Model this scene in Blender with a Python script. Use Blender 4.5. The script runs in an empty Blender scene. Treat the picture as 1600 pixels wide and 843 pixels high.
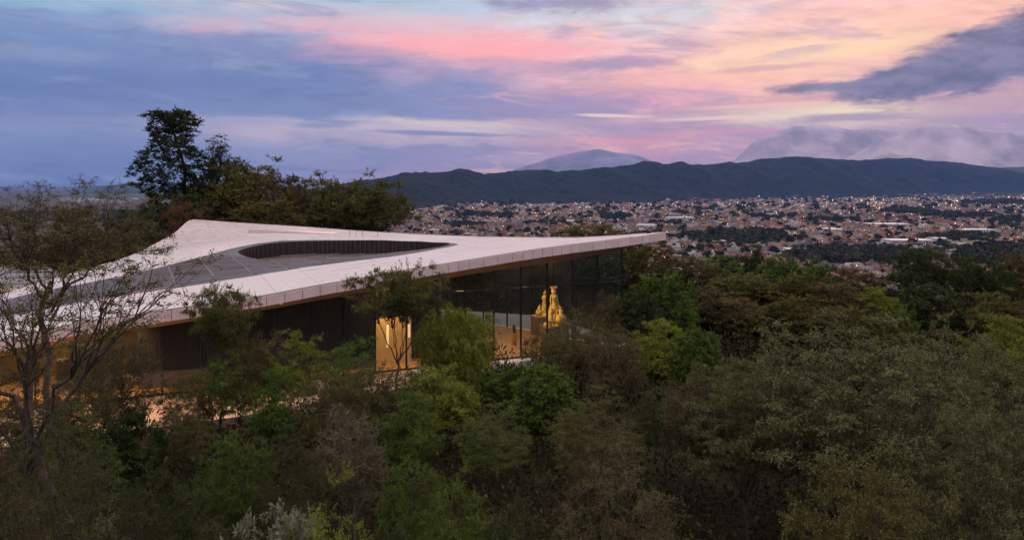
import bpy, bmesh, math, random
import numpy as np
from mathutils import Vector, noise as mnoise, geometry as mgeo

SC = bpy.context.scene
COL = SC.collection
R_ = random.Random(7)
F = 1256.0          # focal length in photo pixels
CAMZ = 13.6         # camera height above the gallery floor (z = 0)
HV = 290.0          # photo row of the horizon

# ------------------------------------------------------------------ camera
cd = bpy.data.cameras.new('camera'); cam = bpy.data.objects.new('camera', cd); COL.objects.link(cam)
cam.location = (0, 0, CAMZ); cam.rotation_euler = (math.radians(90), 0, 0)
cd.sensor_width = 36; cd.lens = 36 * F / 1600; cd.shift_y = -(421.5 - HV) / 1600
cd.clip_start = 0.5; cd.clip_end = 200000
SC.camera = cam
SC.view_settings.view_transform = 'Standard'; SC.view_settings.look = 'None'
SC.view_settings.exposure = 0.0; SC.view_settings.gamma = 1.0
cy = SC.cycles
cy.use_denoising = True
cy.max_bounces = 6; cy.diffuse_bounces = 3; cy.glossy_bounces = 3; cy.transmission_bounces = 4
cy.transparent_max_bounces = 12; cy.volume_bounces = 0
cy.sample_clamp_indirect = 4.0
cy.caustics_reflective = False; cy.caustics_refractive = False

def lin(r, g, b, a=1.0):
    f = lambda c: (c / 255 / 12.92) if c / 255 <= .04045 else ((c / 255 + .055) / 1.055) ** 2.4
    return (f(r), f(g), f(b), a)

# ------------------------------------------------------------------ world (dusk sky with clouds)
W = bpy.data.worlds.new('World'); SC.world = W; W.use_nodes = True
nt = W.node_tree; nt.nodes.clear()
class G_:
    """small helper that writes node maths"""
    def __init__(s, nt): s.nt = nt
    def put(s, inp, v):
        if isinstance(v, bpy.types.NodeSocket): s.nt.links.new(v, inp)
        elif v is not None: inp.default_value = v
    def m(s, op, a, b=None, c=None, clamp=False):
        n = s.nt.nodes.new('ShaderNodeMath'); n.operation = op; n.use_clamp = clamp
        for i, v in enumerate((a, b, c)):
            if v is not None: s.put(n.inputs[i], v)
        return n.outputs[0]
    def mr(s, v, a, b, c=0.0, d=1.0, smooth=True):
        n = s.nt.nodes.new('ShaderNodeMapRange'); n.interpolation_type = 'SMOOTHSTEP' if smooth else 'LINEAR'
        s.put(n.inputs[0], v)
        for i, x in enumerate((a, b, c, d)): n.inputs[i + 1].default_value = x
        return n.outputs[0]
    def mix(s, f, a, b, mode='MIX'):
        n = s.nt.nodes.new('ShaderNodeMix'); n.data_type = 'RGBA'; n.blend_type = mode
        s.put(n.inputs[0], f); s.put(n.inputs[6], a); s.put(n.inputs[7], b)
        return n.outputs[2]
    def noise(s, vec, scale, detail=4, rough=.55, dist=0.0):
        n = s.nt.nodes.new('ShaderNodeTexNoise'); n.inputs['Scale'].default_value = scale
        n.inputs['Detail'].default_value = detail; n.inputs['Roughness'].default_value = rough
        n.inputs['Distortion'].default_value = dist
        if vec is not None: s.put(n.inputs['Vector'], vec)
        return n.outputs['Fac']
    def xyz(s, x, y, z):
        n = s.nt.nodes.new('ShaderNodeCombineXYZ')
        for i, v in enumerate((x, y, z)): s.put(n.inputs[i], v)
        return n.outputs[0]
    def ramp(s, v, stops):
        n = s.nt.nodes.new('ShaderNodeValToRGB'); cr = n.color_ramp
        while len(cr.elements) > 1: cr.elements.remove(cr.elements[-1])
        for i, (p, c) in enumerate(stops):
            e = cr.elements[0] if i == 0 else cr.elements.new(p)
            e.position = p; e.color = c
        s.put(n.inputs[0], v); return n.outputs[0]
g = G_(nt)
tc = nt.nodes.new('ShaderNodeTexCoord')
sp = nt.nodes.new('ShaderNodeSeparateXYZ'); nt.links.new(tc.outputs['Generated'], sp.inputs[0])
dx, dy, dz = sp.outputs
az = g.m('ARCTAN2', dx, dy); el = g.m('ARCSINE', dz)
# streaky coordinates: clouds lie in a flat layer, so they stretch along the horizon
streak = g.xyz(g.m('MULTIPLY', az, 3.0), g.m('MULTIPLY', el, 15.0), g.m('MULTIPLY', az, .7))
n1 = g.noise(streak, 1.5, 6, .58, .4)
n2 = g.noise(streak, 4.2, 6, .62, .7)
puff = g.xyz(g.m('MULTIPLY', az, 8.0), g.m('MULTIPLY', el, 22.0), 3.7)
n3 = g.noise(puff, 2.2, 6, .62, .3)
n1c = g.m('SUBTRACT', n1, .5); n2c = g.m('SUBTRACT', n2, .5); n3c = g.m('SUBTRACT', n3, .5)
elw = g.m('ADD', el, g.m('ADD', g.m('MULTIPLY', n1c, .045), g.m('MULTIPLY', n2c, .022)))
azw = g.m('ADD', az, g.m('ADD', g.m('MULTIPLY', n1c, .35), g.m('MULTIPLY', n3c, .08)))
EMAX = 1.2
def E(v): return max(0.0, math.atan((HV - v) / F)) / EMAX
def A(px): return math.atan((px - 800) / F)
hi = [(.36 / EMAX, lin(196, 192, 216)), (.7 / EMAX, lin(226, 212, 218)), (1.0, lin(226, 212, 218))]
stations = [
 (100, [(290, 103, 120, 172), (262, 113, 130, 182), (225, 133, 145, 190), (208, 146, 152, 196), (192, 118, 134, 186), (150, 100, 121, 178), (95, 112, 134, 189), (62, 124, 150, 202), (45, 140, 173, 214), (0, 142, 177, 218)]),
 (430, [(290, 130, 136, 184), (262, 136, 140, 188), (235, 150, 148, 190), (214, 205, 186, 208), (200, 196, 186, 212), (186, 124, 136, 184), (130, 106, 124, 180), (70, 130, 140, 192), (48, 165, 178, 215), (20, 198, 190, 216), (0, 152, 186, 224)]),
 (720, [(290, 178, 152, 186), (262, 156, 146, 188), (232, 158, 149, 188), (214, 214, 190, 204), (200, 226, 208, 216), (186, 140, 142, 190), (140, 132, 140, 192), (108, 178, 156, 198), (84, 246, 172, 186), (58, 240, 180, 198), (30, 196, 196, 224), (0, 160, 190, 226)]),
 (1010, [(290, 186, 150, 184), (250, 196, 150, 182), (225, 224, 160, 180), (205, 190, 154, 186), (182, 214, 170, 188), (160, 236, 166, 182), (130, 248, 184, 186), (100, 244, 182, 192), (70, 232, 196, 208), (30, 206, 210, 232), (0, 200, 190, 216)]),
 (1280, [(290, 196, 156, 184), (240, 190, 152, 184), (212, 180, 150, 180), (198, 240, 212, 200), (186, 246, 226, 206), (165, 230, 176, 186), (130, 255, 198, 182), (98, 255, 222, 182), (70, 255, 208, 186), (35, 246, 196, 200), (0, 236, 200, 208)]),
 (1560, [(290, 200, 170, 190), (240, 186, 156, 184), (205, 190, 158, 182), (180, 206, 160, 172), (150, 200, 160, 170), (90, 236, 180, 176), (50, 242, 190, 178), (20, 232, 186, 190), (0, 222, 184, 196)]),
]
eln = g.m('DIVIDE', elw, EMAX, clamp=True)
def st_ramp(rows):
    return g.ramp(eln, [(E(v), lin(*c)) for v, *c in rows] + hi)
col = st_ramp(stations[0][1])
for i in range(1, len(stations)):
    col = g.mix(g.mr(azw, A(stations[i - 1][0]), A(stations[i][0])), col, st_ramp(stations[i][1]))
# the eastern half of the sky, behind the camera: plain dusk blue with a little grey
back = g.ramp(eln, [(0, lin(120, 128, 170)), (.1, lin(130, 142, 188)), (.35, lin(170, 174, 206)), (1, lin(226, 212, 218))])
absaz = g.m('ABSOLUTE', az)
col = g.mix(g.mr(absaz, .75, 1.6), col, back)
# texture of the cloud layer: gentle brightening and darkening along the streaks
front = g.mr(absaz, 1.7, .7)
wr = g.mr(az, A(500), A(1000))
tx = g.m('ADD', g.m('MULTIPLY', n2c, .8), g.m('MULTIPLY', n3c, .6))
tx = g.m('ADD', g.m('MULTIPLY', tx, g.m('ADD', .40, g.m('MULTIPLY', wr, .5))), 1.0)
tx = g.m('MULTIPLY', tx, g.mr(el, .26, .80, 1.0, 2.0))
sc_ = nt.nodes.new('ShaderNodeVectorMath'); sc_.operation = 'SCALE'; nt.links.new(col, sc_.inputs[0]); nt.links.new(tx, sc_.inputs[3])
col = sc_.outputs[0]
n4 = g.noise(puff, 7.0, 5, .6, .4); n4c = g.m('SUBTRACT', n4, .5)
streak2 = g.xyz(g.m('MULTIPLY', az, 4.2), g.m('ADD', g.m('MULTIPLY', el, 26.0), g.m('MULTIPLY', az, 1.5)), 5.1)
m1 = g.noise(streak2, 1.3, 8, .62, .6); m2_ = g.noise(streak2, 1.9, 8, .66, .9)
low = g.m('MULTIPLY', g.mr(el, .30, .18), front)
col = g.mix(g.m('MULTIPLY', g.m('MULTIPLY', g.mr(m1, .50, .62, 0, .5), g.mr(az, A(620), A(880))), low), col, lin(166, 148, 188))
col = g.mix(g.m('MULTIPLY', g.m('MULTIPLY', g.mr(m2_, .53, .66, 0, .75), g.mr(az, A(560), A(860))), low), col, lin(255, 194, 190))
col = g.mix(g.m('MULTIPLY', g.m('MULTIPLY', g.mr(m1, .52, .66, 0, .5), g.mr(az, A(800), A(500))), low), col, lin(156, 166, 208))
col = g.mix(g.m('MULTIPLY', g.m('MULTIPLY', g.mr(m2_, .52, .66, 0, .45), g.mr(az, A(800), A(500))), low), col, lin(96, 110, 164))
def blob(col, px, v, w, h, rot, color, lo=.45, hi_=1.25, amt=1.0, wob=.55):
    """a soft-edged cloud lying in the sky at an azimuth and elevation"""
    a = g.m('SUBTRACT', az, A(px)); e = g.m('SUBTRACT', el, math.atan((HV - v) / F))
    c_, s_ = math.cos(rot), math.sin(rot)
    a2 = g.m('DIVIDE', g.m('ADD', g.m('MULTIPLY', a, c_), g.m('MULTIPLY', e, s_)), w / F)
    e2 = g.m('DIVIDE', g.m('SUBTRACT', g.m('MULTIPLY', e, c_), g.m('MULTIPLY', a, s_)), h / F)
    d = g.m('SQRT', g.m('ADD', g.m('MULTIPLY', a2, a2), g.m('MULTIPLY', e2, e2)))
    d = g.m('ADD', d, g.m('ADD', g.m('MULTIPLY', n3c, wob * 1.8), g.m('ADD', g.m('MULTIPLY', n2c, wob), g.m('MULTIPLY', n4c, wob * .9))))
    f = g.mr(d, hi_, lo, 0.0, amt)
    if color is SLATE: color = g.mix(g.mr(n3, .35, .65), lin(84, 88, 126), lin(122, 120, 158))
    return g.mix(f, col, color)
SLATE = lin(92, 98, 140)
for b in [
    (520, 45, 330, 15, .06, lin(232, 184, 204), .1, 1.3, .55, 1.0),
    (760, 75, 230, 16, -.06, lin(252, 172, 182), .1, 1.4, .85, .9),
    (1230, 118, 300, 20, .05, lin(255, 196, 184), .0, 1.3, .7, 1.0),
    (1330, 96, 150, 12, .12, lin(255, 218, 184), .0, 1.3, .85, .9),
    (880, 4, 120, 17, .02, lin(146, 140, 182), .3, 1.3, .85, .9),
    (965, 100, 80, 14, .03, lin(164, 146, 186), .3, 1.3, .8, 1.0),
    (1200, 115, 90, 5, .04, lin(206, 150, 180), .3, 1.3, .6, .8),
    (905, 165, 190, 22, -.02, lin(160, 144, 190), .2, 1.4, .7, .9),
    (690, 209, 150, 5, -.03, lin(146, 142, 186), .4, 1.1, .95, .4),
    (700, 193, 150, 8, -.04, lin(238, 218, 214), .2, 1.3, .8, .7),
    (370, 194, 110, 6, -.02, lin(172, 172, 208), .2, 1.3, .7, .8),
    (500, 198, 60, 6, 0, lin(140, 146, 190), .3, 1.2, .8, .5),
    (960, 182, 60, 3, -.04, lin(250, 226, 206), .4, 1.3, .9, .5),
    (1120, 188, 110, 3.5, .02, lin(250, 224, 206), .3, 1.3, .8, .6),
    (1230, 170, 150, 4, .02, lin(252, 206, 190), .3, 1.3, .7, .7),
    (960, 221, 80, 4, -.03, lin(246, 160, 178), .3, 1.3, .8, .6),
    (1120, 208, 120, 5, .0, lin(240, 160, 178), .2, 1.3, .6, .8),
    (1370, 184, 130, 9, -.03, lin(252, 234, 208), .35, 1.2, .95, .5),
    (1330, 192, 90, 8, 0, lin(168, 148, 180), .4, 1.15, .9, .5),
    (1540, 178, 130, 22, .08, lin(196, 162, 178), .3, 1.3, .8, .7),
    (1345, 146, 130, 11, .02, SLATE, .5, 1.15, .95, .5),
    (1450, 140, 150, 26, .10, SLATE, .6, 1.15, .97, .55),
    (1560, 110, 190, 46, .28, SLATE, .62, 1.12, .97, .5),
    (1490, 12, 42, 10, .12, lin(116, 112, 152), .4, 1.2, .9, .5),
    (1590, 12, 40, 14, .3, lin(120, 114, 152), .4, 1.2, .8, .5),
    (1510, 228, 130, 13, .0, lin(206, 172, 188), .3, 1.3, .7, .8),
    (820, 246, 60, 9, .0, lin(196, 168, 196), .3, 1.3, .6, .8),
    (60, 112, 120, 14, .0, lin(140, 156, 202), .2, 1.3, .5, .9),
]: col = blob(col, *b)
col = g.mix(1.0, col, (1.04, .97, .79, 1), 'MULTIPLY')
sky = nt.nodes.new('ShaderNodeTexSky'); sky.sky_type = 'NISHITA'; sky.sun_disc = False
SUN_EL, SUN_AZ = math.radians(3.0), math.radians(24.0)
sky.sun_elevation = SUN_EL; sky.sun_rotation = SUN_AZ
sky.altitude = 900; sky.dust_density = 2.0
bg1 = nt.nodes.new('ShaderNodeBackground'); nt.links.new(sky.outputs[0], bg1.inputs[0]); bg1.inputs[1].default_value = .05
bg2 = nt.nodes.new('ShaderNodeBackground'); nt.links.new(col, bg2.inputs[0]); bg2.inputs[1].default_value = 1.36
add = nt.nodes.new('ShaderNodeMixShader'); add.inputs[0].default_value = .94
nt.links.new(bg1.outputs[0], add.inputs[1]); nt.links.new(bg2.outputs[0], add.inputs[2])
wo = nt.nodes.new('ShaderNodeOutputWorld'); nt.links.new(add.outputs[0], wo.inputs[0])
W.cycles.sampling_method = 'MANUAL'; W.cycles.sample_map_resolution = 512

# the sun has gone behind the clouds over the mountains: weak, wide, pinkish
sl = bpy.data.lights.new('sun', 'SUN'); sl.energy = 0.5; sl.angle = math.radians(14); sl.color = (1, .72, .62)
so = bpy.data.objects.new('sun', sl); COL.objects.link(so)
sdir = Vector((math.sin(SUN_AZ) * math.cos(SUN_EL + .12), math.cos(SUN_AZ) * math.cos(SUN_EL + .12), math.sin(SUN_EL + .12)))
so.rotation_euler = sdir.to_track_quat('Z', 'Y').to_euler()

# ------------------------------------------------------------------ helpers
def at(px, v, Y): return Vector(((px - 800) / F * Y, Y, CAMZ - (v - HV) / F * Y))
def tag(o, label=None, cat=None, group=None, kind=None):
    if label: o['label'] = label
    if cat: o['category'] = cat
    if group: o['group'] = group
    if kind: o['kind'] = kind
    return o
def link(name, data, parent=None, mat=None):
    o = bpy.data.objects.new(name, data); COL.objects.link(o)
    if parent: o.parent = parent
    if mat and not data.materials: data.materials.append(mat)
    return o
def empty(name, loc=(0, 0, 0), rz=0):
    o = bpy.data.objects.new(name, None); COL.objects.link(o); o.location = loc; o.rotation_euler = (0, 0, rz)
    o.empty_display_size = .3
    return o
def mesh_np(name, verts, faces, cols=None, colname='tint', smooth=False):
    """verts (n,3); faces (m,k) with k = 3 or 4"""
    me = bpy.data.meshes.new(name)
    verts = np.asarray(verts, np.float32); faces = np.asarray(faces, np.int32)
    m, k = faces.shape
    me.vertices.add(len(verts)); me.vertices.foreach_set('co', verts.ravel())
    me.loops.add(m * k); me.loops.foreach_set('vertex_index', faces.ravel())
    me.polygons.add(m); me.polygons.foreach_set('loop_start', np.arange(0, m * k, k, dtype=np.int32))
    me.polygons.foreach_set('loop_total', np.full(m, k, np.int32))
    if smooth: me.polygons.foreach_set('use_smooth', np.ones(m, bool))
    me.update(calc_edges=True)
    if cols is not None:
        a = me.attributes.new(colname, 'FLOAT_COLOR', 'POINT')
        c = np.ones((len(verts), 4), np.float32); c[:, :3] = cols; a.data.foreach_set('color', c.ravel())
    return me
class MB:
    """collects simple shapes into one mesh"""
    def __init__(s): s.v = []; s.f = []
    def add(s, vs, fs):
        o = len(s.v); s.v += [tuple(v) for v in vs]; s.f += [tuple(i + o for i in f) for f in fs]; return s
    def box(s, c, d, rz=0.0, top=1.0):
        cx, cy_, cz = c; w, l, h = d[0] / 2, d[1] / 2, d[2] / 2; C, S = math.cos(rz), math.sin(rz); vs = []
        for z, k in ((-h, 1), (h, top)):
            for x, y in ((-w, -l), (w, -l), (w, l), (-w, l)):
                x *= k; y *= k; vs.append((cx + x * C - y * S, cy_ + x * S + y * C, cz + z))
        return s.add(vs, [(3, 2, 1, 0), (4, 5, 6, 7), (0, 1, 5, 4), (1, 2, 6, 5), (2, 3, 7, 6), (3, 0, 4, 7)])
    def slab(s, loop, z0, z1):
        """prism over a ccw plan loop; z0/z1 numbers or lists"""
        n = len(loop); a = z0 if isinstance(z0, list) else [z0] * n; b = z1 if isinstance(z1, list) else [z1] * n
        vs = [(p[0], p[1], a[i]) for i, p in enumerate(loop)] + [(p[0], p[1], b[i]) for i, p in enumerate(loop)]
        fs = [tuple(range(n - 1, -1, -1)), tuple(range(n, 2 * n))] + [(i, (i + 1) % n, n + (i + 1) % n, n + i) for i in range(n)]
        return s.add(vs, fs)
    def beam(s, p, q, w, h=None):
        p, q = Vector(p), Vector(q); h = h or w; d = (q - p).normalized()
        up = Vector((0, 0, 1)) if abs(d.z) < .95 else Vector((0, 1, 0))
        a = d.cross(up).normalized() * w / 2; b = a.cross(d).normalized() * h / 2; vs = []
        for c in (p, q): vs += [c - a - b, c + a - b, c + a + b, c - a + b]
        return s.add(vs, [(3, 2, 1, 0), (4, 5, 6, 7), (0, 1, 5, 4), (1, 2, 6, 5), (2, 3, 7, 6), (3, 0, 4, 7)])
    def lathe(s, prof, c=(0, 0, 0), n=14, fold=None):
        rings = []
        for (r, z) in prof:
            for k in range(n):
                a = 2 * math.pi * k / n; rr = r * (1 + (fold(a, z) if fold else 0)); rings.append((c[0] + rr * math.cos(a), c[1] + rr * math.sin(a), c[2] + z))
        m = len(prof); fs = [(i * n + k, i * n + (k + 1) % n, (i + 1) * n + (k + 1) % n, (i + 1) * n + k) for i in range(m - 1) for k in range(n)]
        fs += [tuple(range(n - 1, -1, -1)), tuple((m - 1) * n + k for k in range(n))]
        return s.add(rings, fs)
    def mesh(s, name, smooth=False):
        me = bpy.data.meshes.new(name); me.from_pydata(s.v, [], s.f); me.update()
        if smooth: me.polygons.foreach_set('use_smooth', [True] * len(me.polygons))
        return me
    def build(s, name, mat, parent=None, smooth=False): return link(name, s.mesh(name, smooth), parent, mat)

MATS = {}
def mat(name, col=(.5, .5, .5), rough=.6, metal=0.0, spec=.5, emis=None, estr=0.0, bump=None, var=None):
    if name in MATS: return MATS[name]
    m = bpy.data.materials.new(name); m.use_nodes = True; MATS[name] = m
    t = m.node_tree; b = t.nodes['Principled BSDF']; h = G_(t)
    b.inputs['Base Color'].default_value = (*col, 1); b.inputs['Roughness'].default_value = rough
    b.inputs['Metallic'].default_value = metal; b.inputs['Specular IOR Level'].default_value = spec
    if emis: b.inputs['Emission Color'].default_value = (*emis, 1); b.inputs['Emission Strength'].default_value = estr
    tcn = t.nodes.new('ShaderNodeTexCoord')
    if var:
        sc, amt = var
        f = h.noise(tcn.outputs['Object'], sc, 5, .6)
        dark = tuple(c * (1 - amt) for c in col) + (1,); lite = tuple(min(1, c * (1 + amt)) for c in col) + (1,)
        t.links.new(h.mix(h.mr(f, .3, .7), dark, lite), b.inputs['Base Color'])
    if bump:
        bn = t.nodes.new('ShaderNodeBump'); bn.inputs['Strength'].default_value = bump[1]; bn.inputs['Distance'].default_value = .02
        t.links.new(h.noise(tcn.outputs['Object'], bump[0], 5, .6), bn.inputs['Height']); t.links.new(bn.outputs[0], b.inputs['Normal'])
    return m

# ------------------------------------------------------------------ vector noise for terrain
_rg = np.random.RandomState(11); _T = _rg.rand(256, 256)
def vn(x, y):
    xi = np.floor(x).astype(int); yi = np.floor(y).astype(int); fx = x - xi; fy = y - yi
    fx = fx * fx * (3 - 2 * fx); fy = fy * fy * (3 - 2 * fy)
    a = _T[xi % 256, yi % 256]; b = _T[(xi + 1) % 256, yi % 256]; c = _T[xi % 256, (yi + 1) % 256]; d = _T[(xi + 1) % 256, (yi + 1) % 256]
    return (a * (1 - fx) + b * fx) * (1 - fy) + (c * (1 - fx) + d * fx) * fy
def fbm(x, y, o=4):
    s = 0; a = .5; t = 0
    for i in range(o): s = s + a * vn(x + 17.3 * i, y + 9.1 * i); t += a; a *= .5; x = x * 2.03; y = y * 2.03
    return s / t - .5
def sstep(t): t = np.clip(t, 0, 1); return t * t * (3 - 2 * t)
VALLEY = -86.4
def ground(x, y):
    x = np.asarray(x, float); y = np.asarray(y, float)
    r = np.sqrt(((x + 20) / 52) ** 2 + ((y - 76) / 33) ** 2)
    z = -.6 - 6.2 * sstep((r - 1) / 1.0)
    z = z - 3.0 * sstep((x - 12) / 35) * sstep((r - .8) / .5)
    D = np.sqrt((x + 10) ** 2 + (y - 55) ** 2)
    k = sstep((D - 105) / 430)
    z = z * (1 - k) + VALLEY * k
    z = z + fbm(x / 14, y / 14, 3) * 1.6 * sstep((r - 1.05) / .4) + fbm(x / 900 + 5, y / 900, 3) * 14 * sstep((D - 500) / 2500)
    return z

# ------------------------------------------------------------------ ground sheet (hill, valley floor, out to the horizon)
def build_ground():
    nr, na = 210, 300
    rr = np.concatenate([[0.0], np.geomspace(3, 90000, nr)])
    # finer in front of the camera
    s = np.linspace(0, 1, na, endpoint=False); aa = -math.pi + 2 * math.pi * s
    aa = aa - .55 * np.sin(aa)
    Rg, Ag = np.meshgrid(rr, aa, indexing='ij')
    X = Rg * np.sin(Ag); Y = Rg * np.cos(Ag) + 20
    Z = ground(X, Y)
    V = np.stack([X, Y, Z], -1).reshape(-1, 3)
    i, j = np.meshgrid(np.arange(nr), np.arange(na), indexing='ij'); j2 = (j + 1) % na
    Fq = np.stack([i * na + j, (i + 1) * na + j, (i + 1) * na + j2, i * na + j2], -1).reshape(-1, 4)
    Fq = Fq[:, ::-1]
    m = bpy.data.materials.new('soil_and_fields'); m.use_nodes = True; t = m.node_tree; h = G_(t)
    b = t.nodes['Principled BSDF']; b.inputs['Roughness'].default_value = .95; b.inputs['Specular IOR Level'].default_value = .1
    ge = t.nodes.new('ShaderNodeNewGeometry'); pos = ge.outputs['Position']
    d = t.nodes.new('ShaderNodeVectorMath'); d.operation = 'LENGTH'; t.links.new(pos, d.inputs[0])
    near = h.mix(h.mr(h.noise(pos, .5, 5), .35, .65), (.010, .008, .006, 1), (.028, .019, .013, 1))
    near = h.mix(h.mr(h.noise(pos, 5, 5), .45, .65), near, (.03, .035, .015, 1))
    vo = t.nodes.new('ShaderNodeTexVoronoi'); vo.inputs['Scale'].default_value = .004; t.links.new(pos, vo.inputs['Vector'])
    sp_ = t.nodes.new('ShaderNodeSeparateColor'); t.links.new(vo.outputs['Color'], sp_.inputs[0])
    far = h.mix(sp_.outputs[0], (.035, .05, .022, 1), (.09, .085, .05, 1))
    far = h.mix(h.mr(h.noise(pos, .02, 5), .4, .6), far, (.03, .04, .02, 1))
    town = h.mix(h.mr(h.noise(pos, .03, 5), .4, .6), (.11, .085, .075, 1), (.2, .17, .155, 1))
    far = h.mix(.4, far, town); far = h.mix(1.0, far, (.6, .6, .62, 1), 'MULTIPLY')
    t.links.new(h.mix(h.mr(d.outputs['Value'], 250, 900), near, far), b.inputs['Base Color'])
    o = link('ground', mesh_np('ground', V, Fq, smooth=True), None, m); tag(o, kind='structure')
build_ground()

# ------------------------------------------------------------------ wooded ridge beyond the town
U_F = [300, 440, 560, 620, 700, 850, 1000, 1200, 1400, 1600, 1800, 2300]
V_F = [334, 334, 332, 330, 323, 319, 317, 312, 309, 307, 309, 315]
U_C = [300, 400, 470, 520, 560, 600, 640, 665, 700, 720, 755, 800, 830, 870, 905, 940, 960, 1000, 1060, 1110, 1150, 1200, 1240, 1270, 1300, 1340, 1380, 1420, 1470, 1500, 1530, 1560, 1600, 1700, 1900, 2300]
V_C = [318, 314, 303, 291, 283, 277, 269, 268.5, 273, 271, 273, 267, 265, 270, 269, 263, 262, 257.5, 257, 256.5, 254, 250.5, 247, 247, 249, 251, 248.5, 249, 251.5, 254, 259, 264, 272, 284, 300, 318]
def ridge_z(u, Y):
    """height of the ridge surface for a bearing column u and depth Y"""
    Yf = 100 * F / (np.interp(u, U_F, V_F) - HV); Yc = Yf * 1.22 + 800
    zc = CAMZ + (HV - np.interp(u, U_C, V_C)) / F * Yc
    t = (Y - Yf) / (Yc - Yf)
    x = (u - 800) / F * Y
    base = VALLEY + (zc - VALLEY) * sstep(np.clip(t, 0, 1) * .93 + .035) 
    base = np.where(t > 1, zc - (t - 1) * 260, base)
    env = np.clip(t, 0, 1)
    gul = fbm(x / 330, Y / 420, 4) * 150 * np.sin(np.pi * np.clip(t, 0, 1)) * np.clip((zc - VALLEY) / 250, 0, 1)
    gul += (.5 - np.abs(fbm(x / 420 + 9, Y / 900 + 3, 3)) * 2.2) * 110 * np.sin(np.pi * np.clip(t, 0, 1)) * np.clip((zc - VALLEY) / 250, 0, 1)
    tree = fbm(x / 26, Y / 26, 3) * 15 * np.clip(t * 3, 0, 1) + fbm(x / 90, Y / 90, 2) * 12 * np.clip(t * 2, 0, 1)
    return np.where(t < 0, VALLEY - 30 * np.clip(-t * 4, 0, 1), base + gul + tree), t
def build_ridge():
    u = np.arange(300, 2300, 2.0); tt = np.concatenate([np.linspace(-.06, 1.0, 110), np.linspace(1.02, 1.5, 14)])
    U, T = np.meshgrid(u, tt, indexing='ij')
    Yf = 100 * F / (np.interp(U, U_F, V_F) - HV); Yc = Yf * 1.22 + 800; Y = Yf + T * (Yc - Yf)
    Z, _ = ridge_z(U, Y); X = (U - 800) / F * Y
    n, k = U.shape; i, j = np.meshgrid(np.arange(n - 1), np.arange(k - 1), indexing='ij')
    Fq = np.stack([i * k + j, (i + 1) * k + j, (i + 1) * k + j + 1, i * k + j + 1], -1).reshape(-1, 4)
    m = bpy.data.materials.new('wooded_slope'); m.use_nodes = True; t = m.node_tree; h = G_(t)
    b = t.nodes['Principled BSDF']; b.inputs['Roughness'].default_value = 1; b.inputs['Specular IOR Level'].default_value = .05
    ge = t.nodes.new('ShaderNodeNewGeometry')
    c = h.mix(h.mr(h.noise(ge.outputs['Position'], .035, 5, .7), .38, .62), (.003, .006, .007, 1), (.013, .017, .012, 1))
    c = h.mix(h.mr(h.noise(ge.outputs['Position'], .0022, 4, .6), .55, .75), c, (.016, .018, .014, 1))
    t.links.new(c, b.inputs['Base Color'])
    o = link('ridge', mesh_np('ridge', np.stack([X, Y, Z], -1).reshape(-1, 3), Fq, smooth=False), None, m); tag(o, kind='structure')
build_ridge()
def far_mountain(name, prof, Y0, depth, col, rough=120, foot=None):
    us = np.array([p[0] for p in prof], float); vs = np.array([p[1] for p in prof], float)
    u = np.linspace(us[0], us[-1], 260); tt = np.linspace(0, 1.0, 36)
    U, T = np.meshgrid(u, tt, indexing='ij'); Y = Y0 + depth * (T - .6)
    zc = CAMZ + (HV - np.interp(U, us, vs)) / F * Y0; zb = VALLEY - 60
    prof_t = np.where(T < .6, (T / .6) ** 1.5, 1 - ((T - .6) / .4) * .8)
    X = (U - 800) / F * Y0
    nz = fbm(X / (Y0 * .03), Y / (Y0 * .03), 5)
    Z = zb + (zc - zb) * prof_t + nz * rough * np.clip(T * 3, 0, 1) * np.clip((zc - zb) / 600, 0, 1) * (1 - .75 * np.exp(-((T - .6) / .08) ** 2))
    n, k = U.shape; i, j = np.meshgrid(np.arange(n - 1), np.arange(k - 1), indexing='ij')
    Fq = np.stack([i * k + j, (i + 1) * k + j, (i + 1) * k + j + 1, i * k + j + 1], -1).reshape(-1, 4)
    o = link(name, mesh_np(name, np.stack([X, Y, Z], -1).reshape(-1, 3), Fq, smooth=True), None, mat('far_slope_' + str(len(MATS)), col, 1, spec=.0, var=(.0009, .35)))
    tag(o, kind='structure')
HAZED_ROCK = (.50, .40, .41)  # rock paled and pinked, painting part of the haze into its colour
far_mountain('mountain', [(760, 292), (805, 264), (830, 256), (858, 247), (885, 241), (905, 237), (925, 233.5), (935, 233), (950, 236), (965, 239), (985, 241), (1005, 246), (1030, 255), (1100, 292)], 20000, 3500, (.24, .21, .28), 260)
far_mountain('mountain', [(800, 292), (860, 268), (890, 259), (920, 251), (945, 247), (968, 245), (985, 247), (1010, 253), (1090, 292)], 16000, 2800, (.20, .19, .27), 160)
far_mountain('mountain', [(1096, 291), (1135, 262), (1162, 236), (1176, 222), (1200, 211), (1225, 202), (1242, 197), (1270, 195), (1292, 195), (1306, 198), (1330, 202), (1370, 204), (1400, 206), (1440, 210), (1480, 216), (1540, 235), (1640, 292)], 21000, 4000, HAZED_ROCK, 420)
far_mountain('mountain', [(1260, 292), (1330, 242), (1380, 219), (1420, 206), (1450, 195), (1470, 192), (1490, 193), (1510, 199), (1540, 202), (1570, 203), (1600, 206), (1660, 214), (1750, 226), (1900, 262), (2000, 292)], 19000, 4000, HAZED_ROCK, 380)
far_mountain('mountain', [(1280, 292), (1340, 254), (1370, 243), (1392, 239), (1420, 244), (1450, 254), (1530, 292)], 16500, 2000, HAZED_ROCK, 110)
far_mountain('hill', [(1480, 272), (1530, 266), (1560, 262), (1600, 260), (1650, 264), (1760, 284)], 11000, 2200, (.05, .06, .04), 60)
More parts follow.
